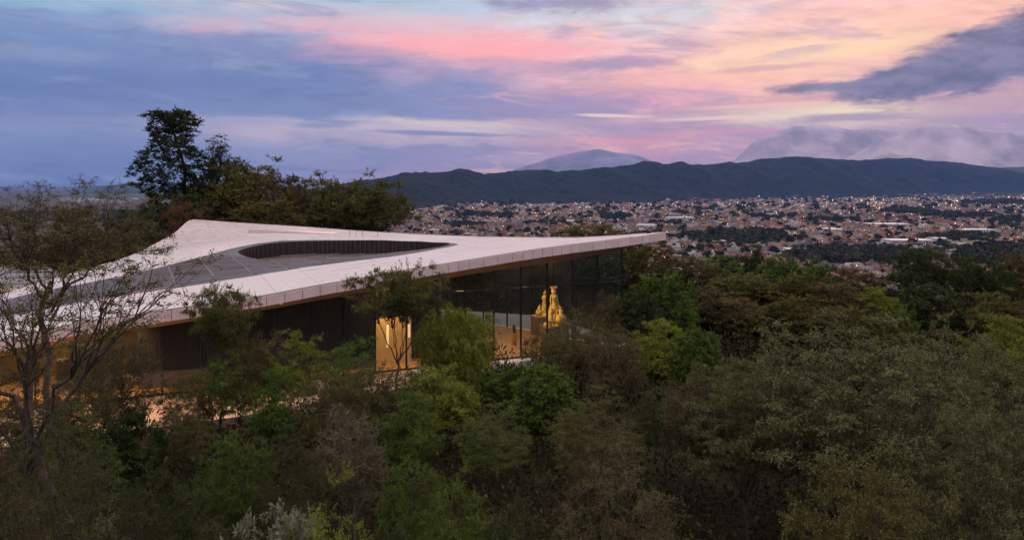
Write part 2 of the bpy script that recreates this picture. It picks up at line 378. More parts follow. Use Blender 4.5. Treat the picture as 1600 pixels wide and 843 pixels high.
far_mountain('hill', [(-300, 300), (-150, 297), (20, 306), (60, 304), (100, 299), (135, 294), (160, 290), (190, 288), (230, 289), (270, 292), (330, 298), (420, 302), (520, 300)], 14000, 2500, (.05, .06, .04), 60)
far_mountain('hill', [(-300, 306), (60, 308), (110, 303), (150, 299), (190, 296), (230, 298), (300, 302), (420, 305), (520, 306)], 10500, 2200, (.04, .055, .03), 40)

# ------------------------------------------------------------------ pavilion: plan and roof heights
NEAR = [(-66, 33, 2.9), (-52, 36.3, 3.55), (-40, 41.3, 4.1)]
def near_pt(px, v):
    p = (px - 800) / F; Y = 60.7 / (1 - .486 * p); return (p * Y, Y, CAMZ - (v - HV) / F * Y)
NEAR += [near_pt(*a) for a in [(0, 533), (26, 528), (70, 518), (117, 508), (176, 499), (235, 490.5), (300, 481), (350, 474), (397, 467), (445, 458), (491, 449), (570, 435.5), (650, 421), (700, 413), (741, 406.3), (785, 399), (840, 390.5), (899, 382.5), (940, 377.5), (972, 373.5), (1010, 368), (1046, 362.5)]]
def fz(px, v, Y): p = at(px, v, Y); return tuple(p)
FARE = [fz(1010, 364.8, 67.2), fz(970, 367.8, 68.4), fz(935, 370, 69.8), fz(899, 371.4, 71.8), fz(842, 371.2, 77.0), fz(795, 370.8, 79.8), fz(750, 370, 82.3), fz(700, 368.3, 85.6), fz(655, 366.4, 87.6), fz(611, 364, 89.5), fz(545, 360, 92.3), fz(480, 355, 95), fz(415, 351, 97.2), fz(350, 346.8, 99), fz(322, 344.6, 100), fz(303, 343.2, 100.6)]
LEFT = [fz(297, 344.2, 99.6), fz(289, 350, 97), fz(279, 360, 94.3), fz(268, 368, 92), fz(240, 383, 86), fz(200, 402, 79.6), fz(150, 417, 74.8), fz(104, 430, 71), fz(60, 442.5, 68), fz(0, 462, 64.5), (-47, 57, 4.2), (-56, 46, 3.5), (-62, 38, 3.1)]
def densify(pts, step):
    out = []
    for a, b in zip(pts[:-1], pts[1:]):
        a, b = Vector(a), Vector(b); n = max(1, round((b - a).length / step))
        out += [a.lerp(b, i / n) for i in range(n)]
    return out
OUT3 = densify(NEAR + FARE[0:1], 1.6) + densify(FARE + [LEFT[0]], 2.2) + densify(LEFT + [NEAR[0]], 2.2)
OUT2 = np.array([(p.x, p.y) for p in OUT3])
# roof surface: thin-plate spline through the edges plus a few inner points
_c = [tuple(p) for p in NEAR + FARE + LEFT] + [fz(300, 424, 62.5), fz(300, 385, 76), fz(420, 402, 72), fz(520, 397, 71.5), fz(600, 391, 74.5), fz(470, 372, 84), fz(600, 372.5, 81.5), fz(180, 450, 58), fz(690, 380, 74), fz(360, 372, 85)]
_c = np.array(_c); _P = _c[:, :2] / 50
def _tps(r): return np.where(r > 1e-9, r * r * np.log(r + 1e-12), 0)
_n = len(_c); _K = np.zeros((_n + 3, _n + 3)); _K[:_n, :_n] = _tps(np.linalg.norm(_P[:, None] - _P[None], axis=-1)) + np.eye(_n) * 1e-4
_K[:_n, _n] = 1; _K[:_n, _n + 1:] = _P; _K[_n, :_n] = 1; _K[_n + 1:, :_n] = _P.T
_w = np.linalg.solve(_K, np.concatenate([_c[:, 2], [0, 0, 0]]))
def roof_z(x, y):
    p = np.stack([np.atleast_1d(x), np.atleast_1d(y)], -1).astype(float) / 50
    r = np.linalg.norm(p[:, None] - _P[None], axis=-1)
    return _tps(r) @ _w[:_n] + _w[_n] + p @ _w[_n + 1:]
def rz(x, y): return float(roof_z(x, y)[0])
def hit_roof(px, v):
    """plan position where the roof shows in the photograph"""
    Y = np.linspace(48, 102, 1100); x = (px - 800) / F * Y; z = CAMZ - (v - HV) / F * Y
    d = z - roof_z(x, Y); k = np.where(d < 0)[0]
    i = k[0] if len(k) else int(np.argmin(np.abs(d)))
    return (x[i], Y[i])
def inside(px, py, poly):
    poly = np.asarray(poly); x = np.asarray(px)[..., None]; y = np.asarray(py)[..., None]
    x1, y1 = poly[:, 0], poly[:, 1]; x2, y2 = np.roll(x1, -1), np.roll(y1, -1)
    c = ((y1 > y) != (y2 > y)) & (x < (x2 - x1) * (y - y1) / (y2 - y1 + 1e-12) + x1)
    return c.sum(-1) % 2 == 1
def dist_poly(px, py, poly, closed=True):
    a = np.asarray(poly, float); b = np.roll(a, -1, 0) if closed else a[1:]
    if not closed: a = a[:-1]
    p = np.stack([px, py], -1)[:, None]; d = b - a; t = np.clip(((p - a) * d).sum(-1) / ((d * d).sum(-1) + 1e-12), 0, 1)
    return np.linalg.norm(p - (a + t[..., None] * d), axis=-1).min(1)
DARK = [hit_roof(*a) for a in [(-60, 508), (0, 496), (60, 484.5), (130, 472), (235, 455), (326, 442), (400, 430), (480, 417), (545, 408.5), (611, 401), (660, 393), (700, 386), (716, 382.5), (713, 380.3)]]
RIM = [hit_roof(*a) for a in [(707, 380.6), (690, 378.6), (660, 376.8), (620, 376), (560, 375.5), (500, 375.8), (450, 377.5), (415, 381), (390, 386), (375, 390.5), (371, 393.5)]]
HOLE_NEAR = [hit_roof(*a) for a in [(376, 397.5), (392, 402.5), (430, 406), (480, 406), (540, 402), (600, 396), (650, 391), (690, 385.5)]]
DARKU = [hit_roof(*a) for a in [(600, 375), (500, 374.6), (440, 375.6), (400, 380.5), (360, 388.5), (326, 398), (256, 416), (183, 433), (125, 444), (65, 454), (0, 470), (-60, 484)]]
DARKP = DARK + RIM[1:4] + DARKU
HOLE = HOLE_NEAR[::-1] + RIM[::-1]
HOLE = RIM + HOLE_NEAR
def chaikin(p, n=2, closed=True):
    p = [Vector(a) for a in p]
    for _ in range(n):
        q = []
        m = len(p)
        for i in range(m if closed else m - 1):
            a, b = p[i], p[(i + 1) % m]; q += [a * .75 + b * .25, a * .25 + b * .75]
        p = q if closed else [p[0]] + q + [p[-1]]
    return [tuple(a) for a in p]
HOLE_S = chaikin(HOLE, 2); DARK_S = DARKP
HOLEA = np.array(HOLE_S); DARKA = np.array(DARK_S)

def cdt(loops, segs, grid=None):
    vs, es = [], []
    for lp in loops:
        o = len(vs); n = len(lp); vs += [Vector((float(p[0]), float(p[1]))) for p in lp]; es += [(o + i, o + (i + 1) % n) for i in range(n)]
    for a, b in segs:
        o = len(vs); vs += [Vector(a), Vector(b)]; es.append((o, o + 1))
    v, e, f, *_ = mgeo.delaunay_2d_cdt(vs, es, [], 0, 1e-4)
    return np.array([(p.x, p.y) for p in v]), [tuple(x) for x in f]
e1 = np.array([.899, .437]); e2 = np.array([-.437, .899]); O0 = np.array([13.2, 67.2])
CW, CH = 2.9, 1.8
def cellkey(c, w, h):
    d = c - O0; return int(math.floor(d @ e1 / w)), int(math.floor(d @ e2 / h))
def gridsegs(w, h, lo=(-95, -20), hi=(12, 75)):
    s = []
    for i in range(int(lo[0] / w) - 1, int(hi[0] / w) + 2):
        a = O0 + e1 * i * w + e2 * lo[1]; b = O0 + e1 * i * w + e2 * hi[1]; s.append((tuple(a), tuple(b)))
    for j in range(int(lo[1] / h) - 1, int(hi[1] / h) + 2):
        a = O0 + e2 * j * h + e1 * lo[0]; b = O0 + e2 * j * h + e1 * hi[0]; s.append((tuple(a), tuple(b)))
    return s

M_WHITE = mat('pale_roof_tile', (.50, .46, .49), .34, spec=.5)
def finish_white():
    t = M_WHITE.node_tree; h = G_(t); b = t.nodes['Principled BSDF']
    ge = t.nodes.new('ShaderNodeNewGeometry')
    mp = t.nodes.new('ShaderNodeMapping'); t.links.new(ge.outputs['Position'], mp.inputs[0]); mp.inputs['Rotation'].default_value = (0, 0, -math.atan2(.437, .899))
    mp.vector_type = 'POINT'
    br = t.nodes.new('ShaderNodeTexBrick'); t.links.new(mp.outputs[0], br.inputs['Vector'])
    br.inputs['Color1'].default_value = (.52, .47, .50, 1); br.inputs['Color2'].default_value = (.46, .42, .45, 1); br.inputs['Mortar'].default_value = (.33, .30, .32, 1)
    br.inputs['Scale'].default_value = 1.0; br.inputs['Brick Width'].default_value = 1.1; br.inputs['Row Height'].default_value = .26; br.inputs['Mortar Size'].default_value = .012
    st = h.noise(ge.outputs['Position'], .35, 5, .65)
    stm = t.nodes.new('ShaderNodeMapping'); t.links.new(mp.outputs[0], stm.inputs[0]); stm.inputs['Scale'].default_value = (2.2, .15, 1)
    st2 = h.noise(stm.outputs[0], 1.0, 4, .6)
    c = h.mix(h.mr(st, .45, .75, 0, .18), br.outputs['Color'], (.34, .29, .31, 1))
    c = h.mix(h.mr(st2, .5, .8, 0, .2), c, (.30, .26, .28, 1))
    t.links.new(c, b.inputs['Base Color'])
    t.links.new(h.mr(h.noise(ge.outputs['Position'], 1.1, 4), .3, .7, .30, .46), b.inputs['Roughness'])
finish_white()
M_FASC = mat('pink_stone_fascia', (.70, .52, .50), .5, var=(.9, .1))
M_DARKT = mat('dark_metal_tile', (.028, .034, .052), .3, spec=.28, var=(.35, .45))
M_JOINT = mat('roof_joint', (.16, .12, .12), .8)
M_JOINTW = mat('pale_joint', (.34, .31, .32), .8)
M_SOFF = mat('brown_soffit', (.30, .22, .15), .6, var=(.7, .15))
M_BLACK = mat('black_metal', (.012, .012, .014), .35, var=(2, .3))
M_BRZ = mat('bronze_frame', (.05, .035, .025), .4, metal=.3)
M_WOOD = mat('dark_timber', (.018, .012, .010), .55, var=(1.5, .4))
M_GUT = mat('dark_gutter', (.015, .013, .015), .6)

museum = empty('pavilion', (-8, 66, 0))
tag(museum, 'low glass pavilion with a pale star-shaped stone roof and a dark oval roof well', 'building')
def part(name, me, m, parent=museum):
    o = link(name, me, None, m); o.parent = parent
    o.matrix_parent_inverse = parent.matrix_world.inverted() if parent.parent is None else o.matrix_parent_inverse
    return o
bpy.context.view_layer.update()
MINV = museum.matrix_world.inverted()
def mpart(name, mb_or_me, m, parent=None, smooth=False):
    me = mb_or_me.mesh(name, smooth) if isinstance(mb_or_me, MB) else mb_or_me
    if not me.materials: me.materials.append(m)
    o = bpy.data.objects.new(name, me); COL.objects.link(o)
    o.parent = parent or museum; o.matrix_parent_inverse = MINV if parent is None else parent.matrix_parent_inverse.copy()
    if parent is not None: o.matrix_parent_inverse.identity()
    return o

def build_roof():
    V, Fc = cdt([OUT2, HOLE_S, DARK_S], gridsegs(CW, CH) + gridsegs(2.7, 1.0, (-80, -12), (-8, 32)))
    cen = np.array([V[list(f)].mean(0) for f in Fc])
    ins = inside(cen[:, 0], cen[:, 1], OUT2); hole = inside(cen[:, 0], cen[:, 1], HOLEA); dark = inside(cen[:, 0], cen[:, 1], DARKA)
    Z = roof_z(V[:, 0], V[:, 1]); V3 = np.column_stack([V, Z])
    groups = {}
    for f, c, a, h_, d in zip(Fc, cen, ins, hole, dark):
        if not a or h_: continue
        w, hh = (2.7, 1.0) if d else (CW, CH)
        groups.setdefault((bool(d),) + cellkey(c, w, hh), []).append(f)
    under = MB(); gm = {True: [], False: []}
    for key, fs in groups.items():
        ids = sorted({i for f in fs for i in f}); P = V3[ids]
        area = sum(abs(np.cross(V[f[1]] - V[f[0]], V[f[2]] - V[f[0]])) / 2 for f in fs)
        idx = {g: i for i, g in enumerate(ids)}; gap = .007 if not key[0] else .03
        c = P.mean(0); d = P - c; r = np.linalg.norm(d[:, :2], axis=1, keepdims=True) + 1e-6
        Q = c + d * np.maximum(0, 1 - gap / r * 1.2); n = len(ids)
        # small tilt and height variation from tile to tile
        rr = random.Random(str(key)); ta, tb = (rr.gauss(0, .0035), rr.gauss(0, .0035)) if not key[0] else (rr.gauss(0, .008), rr.gauss(0, .008))
        Q[:, 2] += d[:, 0] * ta + d[:, 1] * tb
        top = [tuple(q) for q in Q]; bot = [(q[0], q[1], q[2] - .07) for q in Q]
        faces = [tuple(idx[i] for i in f) for f in fs]
        cnt = {}
        for f in faces:
            for a, b in zip(f, f[1:] + f[:1]): cnt[(a, b)] = cnt.get((a, b), 0) + 1
        side = [(a, n + a, n + b, b) for (a, b) in cnt if (b, a) not in cnt]
        gm[key[0]].append((area, top + bot, faces + side))
    for isd, name, m in ((False, 'roof_panel', M_WHITE), (True, 'roof_tile', M_DARKT)):
        L = sorted(gm[isd], key=lambda t: -t[0]); rest = MB()
        for k, (ar, vs, fs) in enumerate(L):
            if k < 300:
                mb = MB(); mb.add(vs, fs); mpart(name, mb, m)
            else: rest.add(vs, fs)
        if rest.v: o = mpart(name + '_offcuts', rest, m); o['kind'] = 'stuff'
        print('ROOF', name, len(L))
    # deck under the joints, and the wedge-shaped underside
    keep = [f for f, a, h_ in zip(Fc, ins, hole) if a and not h_]
    vs = [(p[0], p[1], p[2] - .055) for p in V3]
    mpart('roof_deck', MB().add(vs, keep), M_JOINTW)
    keepu = [f[::-1] for f, a in zip(Fc, ins) if a]
    dd = dist_poly(V[:, 0], V[:, 1], OUT2)
    th = .58 + np.clip(dd / 2.6, 0, 1) * .95
    mpart('soffit', MB().add([(p[0], p[1], p[2] - t) for p, t in zip(V3, th)], keepu), M_SOFF)
    # ---- the well: a lower tiled roof rising to meet the near rim, and the upstand on the far side
    V, Fc = cdt([HOLE_S], gridsegs(1.65, 1.5, (-60, -5), (-8, 32)))
    V = V + 0.0
    cen = np.array([V[list(f)].mean(0) for f in Fc]); ins = inside(cen[:, 0], cen[:, 1], HOLEA)
    NEARP = np.array(HOLE_NEAR[:]); dn = dist_poly(V[:, 0], V[:, 1], NEARP, closed=False); dr = dist_poly(V[:, 0], V[:, 1], np.array(RIM), closed=False)
    q = dn / (dn + dr + 1e-6); dep = 1.25 * np.clip(q * 1.6, 0, 1) * np.clip((dn) / 1.2, 0, 1) + .03
    Zf = roof_z(V[:, 0], V[:, 1]) - dep; V3 = np.column_stack([V, Zf])
    groups = {}
    for f, c, a in zip(Fc, cen, ins):
        if a: groups.setdefault(cellkey(c, 1.65, 1.5), []).append(f)
    well = [];
    for key, fs in groups.items():
        ids = sorted({i for f in fs for i in f}); P = V3[ids]; c = P.mean(0); d = P - c; r = np.linalg.norm(d[:, :2], axis=1, keepdims=True) + 1e-6
        rr = random.Random(str(key)); Q = c + d * np.maximum(0, 1 - .05 / r); Q[:, 2] += d[:, 0] * rr.gauss(0, .012) + d[:, 1] * rr.gauss(0, .012); n = len(ids); idx = {g: i for i, g in enumerate(ids)}
        faces = [tuple(idx[i] for i in f) for f in fs]; cnt = {}
        for f in faces:
            for a, b in zip(f, f[1:] + f[:1]): cnt[(a, b)] = 1
        side = [(a, n + a, n + b, b) for (a, b) in cnt if (b, a) not in cnt]
        mpart('well_tile', MB().add([tuple(x) for x in Q] + [(x[0], x[1], x[2] - .05) for x in Q], faces + side), mat('well_roof_tile', (.055, .045, .048), .4, var=(.6, .4)))
    mpart('well_deck', MB().add([(p[0], p[1], p[2] - .045) for p in V3], [f for f, a in zip(Fc, ins) if a]), M_JOINT)
    # pale seams over the tiles, one strip per course
    M_SEAM = mat('seam_strip', (.30, .22, .215), .5)
    def seams(poly, pitch, along, cross, wid, zoff, nm):
        pa = np.array(poly)
        for j in range(int(-90 / pitch), int(90 / pitch)):
            ts = np.arange(-95, 25, .7); P = O0 + cross * j * pitch + along[None] * ts[:, None]; ok_ = inside(P[:, 0], P[:, 1], pa) & (dist_poly(P[:, 0], P[:, 1], pa) > .12)
            if nm == 'roof_seam': ok_ &= ~inside(P[:, 0], P[:, 1], HOLEA)
            if ok_.sum() < 4: continue
            Z_ = zoff(P); sd = cross * wid / 2; vs, fs = [], []; last = None
            for i in np.where(ok_[:-1] & ok_[1:])[0]:
                if last is not None and i != last + 1 and fs: mpart(nm, MB().add(vs, fs), M_SEAM); vs, fs = [], []
                last = i
                o_ = len(vs)
                for k_ in (i, i + 1):
                    p = P[k_]; z = Z_[k_]; vs += [(p[0] - sd[0], p[1] - sd[1], z), (p[0] - sd[0], p[1] - sd[1], z + .05), (p[0] + sd[0], p[1] + sd[1], z + .05), (p[0] + sd[0], p[1] + sd[1], z)]
                fs += [(o_, o_ + 4, o_ + 5, o_ + 1), (o_ + 1, o_ + 5, o_ + 6, o_ + 2), (o_ + 2, o_ + 6, o_ + 7, o_ + 3)]
            if fs: mpart(nm, MB().add(vs, fs), M_SEAM)
    def zwell(P):
        a_ = dist_poly(P[:, 0], P[:, 1], NEARP, closed=False); b_ = dist_poly(P[:, 0], P[:, 1], np.array(RIM), closed=False); q_ = a_ / (a_ + b_ + 1e-6)
        return roof_z(P[:, 0], P[:, 1]) - (1.25 * np.clip(q_ * 1.6, 0, 1) * np.clip(a_ / 1.2, 0, 1) + .03)
    seams(DARK_S, 1.0, e1, e2, .07, lambda P: roof_z(P[:, 0], P[:, 1]) - .005, 'roof_seam')
    seams(DARK_S, 2.7, e2, e1, .035, lambda P: roof_z(P[:, 0], P[:, 1]) - .002, 'roof_seam')
    seams(HOLE_S, 1.5, e1, e2, .09, zwell, 'well_seam'); seams(HOLE_S, 3.3, e2, e1, .05, lambda P: zwell(P) + .003, 'well_seam')
    # vertical upstand around the well, clad in dark timber boards
    lp = HOLE_S; n = len(lp); dep_l = []
    A_ = np.array(lp); dn = dist_poly(A_[:, 0], A_[:, 1], NEARP, closed=False); dr = dist_poly(A_[:, 0], A_[:, 1], np.array(RIM), closed=False)
    q = dn / (dn + dr + 1e-6); dep = 1.25 * np.clip(q * 1.6, 0, 1) * np.clip(dn / 1.2, 0, 1) + .05
    zt = roof_z(A_[:, 0], A_[:, 1])
    mb = MB(); mb.add([(a[0], a[1], z - .0) for a, z in zip(A_, zt)] + [(a[0], a[1], z - d - .12) for a, z, d in zip(A_, zt, dep)], [(i, (i + 1) % n, n + (i + 1) % n, n + i) for i in range(n)])
    mpart('well_upstand', mb, M_WOOD)
    bd = MB(); cpt = A_.mean(0)
    for i in range(n):
        j = (i + 1) % n; L_ = np.linalg.norm(A_[j] - A_[i]); k = max(1, int(L_ / .42))
        if dep[i] < .25: continue
        for s_ in range(k):
            p = A_[i] + (A_[j] - A_[i]) * (s_ + .5) / k; z = rz(*p); pin = p + (cpt - p) / np.linalg.norm(cpt - p) * .05
            bd.box((pin[0], pin[1], z - dep[i] / 2 - .06), (.09, .09, dep[i]), 0)
    o = mpart('well_batten', bd, mat('batten_wood', (.075, .045, .035), .6)); o['kind'] = 'stuff'
build_roof()

def build_edges():
    # fascia panels with open joints and a dark gutter line behind them, along every roof edge
    pts = [Vector(p) for p in densify(NEAR + FARE[0:1], .4)]
    def run(pts, step, name='fascia_panel'):
        acc = 0; cur = [pts[0]]; k = 0
        def emit(a, b):
            d = (b - a); d2 = Vector((d.x, d.y, 0)).normalized(); nrm = Vector((d2.y, -d2.x, 0))
            g = d * (.018 / max(d.length, .1)); a2, b2 = a + g, b - g
            vs = []
            for p in (a2, b2):
                vs += [p + nrm * .04 + Vector((0, 0, .06)), p - nrm * .03 + Vector((0, 0, .06)), p - nrm * .03 - Vector((0, 0, .6)), p + nrm * .04 - Vector((0, 0, .6))]
            mpart(name, MB().add(vs, [(0, 1, 2, 3), (7, 6, 5, 4), (0, 4, 5, 1), (1, 5, 6, 2), (2, 6, 7, 3), (3, 7, 4, 0)]), M_FASC)
        a = pts[0]
        for p in pts[1:]:
            if (p - a).length >= step: emit(a, p); a = p
        emit(a, pts[-1])
    run(pts, .82)
    run([Vector(p) for p in densify(FARE + [LEFT[0]], .5)], 1.6)
    run([Vector(p) for p in densify(LEFT + [NEAR[0]], .5)], 1.6)
    # gutter
    mb = MB(); P = [Vector(p) for p in densify(NEAR[:-1], 1.2)]
    for a, b in zip(P[:-1], P[1:]):
        d = (b - a); d2 = Vector((d.x, d.y, 0)).normalized(); inn = Vector((-d2.y, d2.x, 0))
        q = [a + inn * .03, b + inn * .03, b + inn * .48, a + inn * .48]
        mb.add([(p.x, p.y, p.z + .05) for p in q[:2]] + [(p.x, p.y, rz(p.x, p.y) + .05) for p in q[2:]], [(0, 1, 2, 3)])
    mpart('gutter', mb, M_GUT)
    # low pale upstand on the far slope of the roof
    a = hit_roof(388, 364.0); b = hit_roof(520, 366.0)
    N = 14; L_ = []
    for i in range(N + 1):
        p = (a[0] + (b[0] - a[0]) * i / N, a[1] + (b[1] - a[1]) * i / N); L_.append((p[0], p[1], rz(*p)))
    mb = MB()
    for i in range(N):
        p, q = L_[i], L_[i + 1]; h0 = .34 * (1 - i / N) + .05; h1 = .34 * (1 - (i + 1) / N) + .05
        mb.add([(p[0], p[1], p[2] - .05), (q[0], q[1], q[2] - .05), (q[0] + .1, q[1] + 2.2, rz(q[0] + .1, q[1] + 2.2) - .05), (p[0] + .1, p[1] + 2.2, rz(p[0] + .1, p[1] + 2.2) - .05),
                (p[0], p[1], p[2] + h0), (q[0], q[1], q[2] + h1), (q[0] + .1, q[1] + 2.2, rz(q[0] + .1, q[1] + 2.2) + .03), (p[0] + .1, p[1] + 2.2, rz(p[0] + .1, p[1] + 2.2) + .03)],
               [(0, 1, 5, 4), (4, 5, 6, 7)] + ([(3, 0, 4, 7)] if i == 0 else []) + ([(1, 2, 6, 5)] if i == N - 1 else []))
    mpart('roof_upstand', mb, M_FASC)
    # thin lightning rods
    for u in (556, 546, 566, 590):
        p = hit_roof(u, 369.5); mpart('lightning_rod', MB().beam((p[0], p[1], rz(*p) - .05), (p[0] + .02, p[1], rz(*p) + .85), .03), M_BRZ)
build_edges()

# ------------------------------------------------------------------ glass walls, rooms behind them, terrace
def ceil_z(x, y):
    d = float(dist_poly(np.array([x]), np.array([y]), OUT2)[0]); return rz(x, y) - (.58 + min(d / 2.6, 1) * .95) + .02
def fac(s, off=0.0):
    """point of the near glass wall s metres left of its right end, off metres inside"""
    return np.array([9.25, 67.98]) - e1n * s + e2n * off
_t = math.atan(.486); e1n = np.array([math.cos(_t), math.sin(_t)]); e2n = np.array([-math.sin(_t), math.cos(_t)])
MUL = 2.376; NB = 27
def glass_mat(name, tint, refl=1.0):
    m = bpy.data.materials.new(name); m.use_nodes = True; t = m.node_tree; t.nodes.clear()
    tr = t.nodes.new('ShaderNodeBsdfTransparent'); tr.inputs[0].default_value = (*tint, 1)
    gl = t.nodes.new('ShaderNodeBsdfGlossy'); gl.inputs['Roughness'].default_value = .01; gl.inputs[0].default_value = (refl, refl, refl, 1)
    fr = t.nodes.new('ShaderNodeFresnel'); ge_ = t.nodes.new('ShaderNodeNewGeometry'); t.links.new(G_(t).mr(ge_.outputs['Backfacing'], 0, 1, 1.75, 1 / 1.75, False), fr.inputs[0])
    df = t.nodes.new('ShaderNodeBsdfDiffuse'); df.inputs[0].default_value = (.55, .60, .58, 1); md = t.nodes.new('ShaderNodeMixShader'); md.inputs[0].default_value = .024  # faint pale film painting the grey veil of interior light onto the glass
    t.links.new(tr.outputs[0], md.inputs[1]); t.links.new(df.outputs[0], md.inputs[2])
    mx = t.nodes.new('ShaderNodeMixShader'); t.links.new(fr.outputs[0], mx.inputs[0]); t.links.new(md.outputs[0], mx.inputs[1]); t.links.new(gl.outputs[0], mx.inputs[2])
    o = t.nodes.new('ShaderNodeOutputMaterial'); t.links.new(mx.outputs[0], o.inputs[0]); return m
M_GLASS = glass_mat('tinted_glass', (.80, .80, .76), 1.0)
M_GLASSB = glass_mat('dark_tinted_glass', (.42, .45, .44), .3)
BACK = [(9.25, 68.35), (5.6, 71.0), (1.9, 75.6), (-5.2, 81.6), (-14, 85.6), (-24, 91.2), (-34, 94.5)]
def glaze(pts, gm, tall=5.5):
    for k, (a, b) in enumerate(zip(pts[:-1], pts[1:])):
        za, zb = ceil_z(*a), ceil_z(*b); a3, b3 = Vector((*a, 0)), Vector((*b, 0)); dr = (b3 - a3).normalized() * .04
        def pane(z0a, z0b, z1a, z1b):
            mpart('glass_pane', MB().add([(a3.x + dr.x, a3.y + dr.y, z0a), (b3.x - dr.x, b3.y - dr.y, z0b), (b3.x - dr.x, b3.y - dr.y, z1b), (a3.x + dr.x, a3.y + dr.y, z1a)], [(0, 1, 2, 3)]), gm)
        if min(za, zb) > tall + .5:
            pane(.06, .06, tall - .03, tall - .03); pane(tall + .03, tall + .03, za, zb)
            mpart('transom', MB().beam((*a, tall), (*b, tall), .06, .07), M_BLACK)
        else: pane(.06, .06, za, zb)
        mpart('mullion', MB().box((a[0], a[1], (za + .04) / 2), (.10, .16, za + .04), _t), M_BLACK)
    a = pts[-1]; za = ceil_z(*a); mpart('mullion', MB().box((a[0], a[1], (za + .04) / 2), (.10, .16, za + .04), _t), M_BLACK)
FP = [tuple(fac(k * MUL)) for k in range(NB + 1)]
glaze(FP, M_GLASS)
BP = []
for a, b in zip(BACK[:-1], BACK[1:]):
    n = max(1, round(math.dist(a, b) / 3.0)); BP += [(a[0] + (b[0] - a[0]) * i / n, a[1] + (b[1] - a[1]) * i / n) for i in range(n)]
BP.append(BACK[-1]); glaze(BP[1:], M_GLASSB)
mpart('sill_rail', MB().beam((*FP[0], .03), (*FP[-1], .03), .12, .06), M_BLACK)
# floor of the gallery: honey-coloured polished stone
M_FLOOR = mat('honey_floor', (.50, .29, .12), .22, var=(.8, .25)); M_FLOOR.node_tree.nodes['Principled BSDF'].inputs['Specular IOR Level'].default_value = .5
floor_loop = [tuple(fac(NB * MUL)), tuple(fac(0))] + BACK[1:] + [(-36, 74)]
mpart('floor', MB().slab(floor_loop, -.5, 0.0), M_FLOOR)
wl = [tuple(fac(NB * MUL, .1)), (-36.1, 74), (-34.1, 94.4)]
for a, b in zip(wl[:-1], wl[1:]):
    d = Vector((b[0] - a[0], b[1] - a[1], 0)).normalized(); n = Vector((d.y, -d.x, 0)) * .15
    zs = [ceil_z(*a), ceil_z(*b)]
    mpart('end_wall', MB().add([(a[0] - n.x, a[1] - n.y, 0), (b[0] - n.x, b[1] - n.y, 0), (b[0] + n.x, b[1] + n.y, 0), (a[0] + n.x, a[1] + n.y, 0), (a[0] - n.x, a[1] - n.y, zs[0]), (b[0] - n.x, b[1] - n.y, zs[1]), (b[0] + n.x, b[1] + n.y, zs[1]), (a[0] + n.x, a[1] + n.y, zs[0])],
        [(3, 2, 1, 0), (4, 5, 6, 7), (0, 1, 5, 4), (1, 2, 6, 5), (2, 3, 7, 6), (3, 0, 4, 7)]), mat('warm_plaster', (.42, .33, .2), .8, var=(.6, .1)))
def s_of_px(px, off=0.0):
    p = (px - 800) / F
    # solve fac(s, off).x / .y = p
    a = np.array([9.25, 67.98]) + e2n * off
    return (a[0] - p * a[1]) / (e1n[0] - p * e1n[1])
def inner_wall(name, s0, s1, off, m, z0=0.0, top=None, thick=.2):
    a, b = fac(s0, off), fac(s1, off); n = e2n * thick
    ta = top if top else ceil_z(*a); tb = top if top else ceil_z(*b); tc_ = top if top else min(ceil_z(*(a + n)), ta + .3); td = top if top else min(ceil_z(*(b + n)), tb + .3)
    P = [(b, tb), (a, ta), (a + n, tc_), (b + n, td)]
    mb = MB(); mb.add([(p[0], p[1], z0) for p, _ in P] + [(p[0], p[1], z) for p, z in P], [(3, 2, 1, 0), (4, 5, 6, 7), (0, 1, 5, 4), (1, 2, 6, 5), (2, 3, 7, 6), (3, 0, 4, 7)])
    return mpart(name, mb, m)
# dark timber screen, battened
s0, s1 = s_of_px(583, 1.9), s_of_px(243, 1.9)
inner_wall('timber_screen', s0, s1, 1.9, M_WOOD, thick=.25)
bt = MB(); k = int((s1 - s0) / .2)
for i in range(k):
    s = s0 + .1 + i * .2; p = fac(s, 1.85); z = ceil_z(*p); bt.box((p[0], p[1], z / 2), (.07, .07, z), _t)
mpart('screen_batten', bt, mat('batten_screen', (.024, .015, .011), .5))['kind'] = 'stuff'
mpart('screen_side', MB().add([(*fac(s0 - .05, 1.9), 0), (*fac(s0 - .05, 9), 0), (*fac(s0 - .05, 9), ceil_z(*fac(s0, 9))), (*fac(s0 - .05, 1.9), ceil_z(*fac(s0, 1.9)))], [(0, 1, 2, 3)]), M_WOOD)
# lit cream recess beside it
M_CREAM = mat('cream_plaster', (.80, .56, .22), .6, var=(1.2, .08))
s2, s3 = s_of_px(642, 2.2), s_of_px(586, 2.2)
inner_wall('cream_wall', s2, s3, 2.2, M_CREAM, top=3.75, thick=.3)
inner_wall('wall_head', s2 - 1.5, s3, 2.1, M_WOOD, z0=3.75, thick=.5)
inner_wall('black_sign', s_of_px(637, 2.15), s_of_px(624, 2.15), 2.15, M_BLACK, z0=3.15, top=3.5, thick=.04)
inner_wall('light_slot', s_of_px(607.5, 2.17), s_of_px(604, 2.17), 2.17, mat('lit_slot', (1, .8, .45), .5, emis=(1, .70, .34), estr=.75), z0=1.3, top=3.0, thick=.02)
inner_wall('light_slot', s_of_px(641, 2.17), s_of_px(638, 2.17), 2.17, MATS['lit_slot'], z0=1.9, top=2.9, thick=.02)
inner_wall('dark_wall', s_of_px(690, 3.2), s_of_px(645, 3.2), 3.2, M_WOOD, thick=.3)
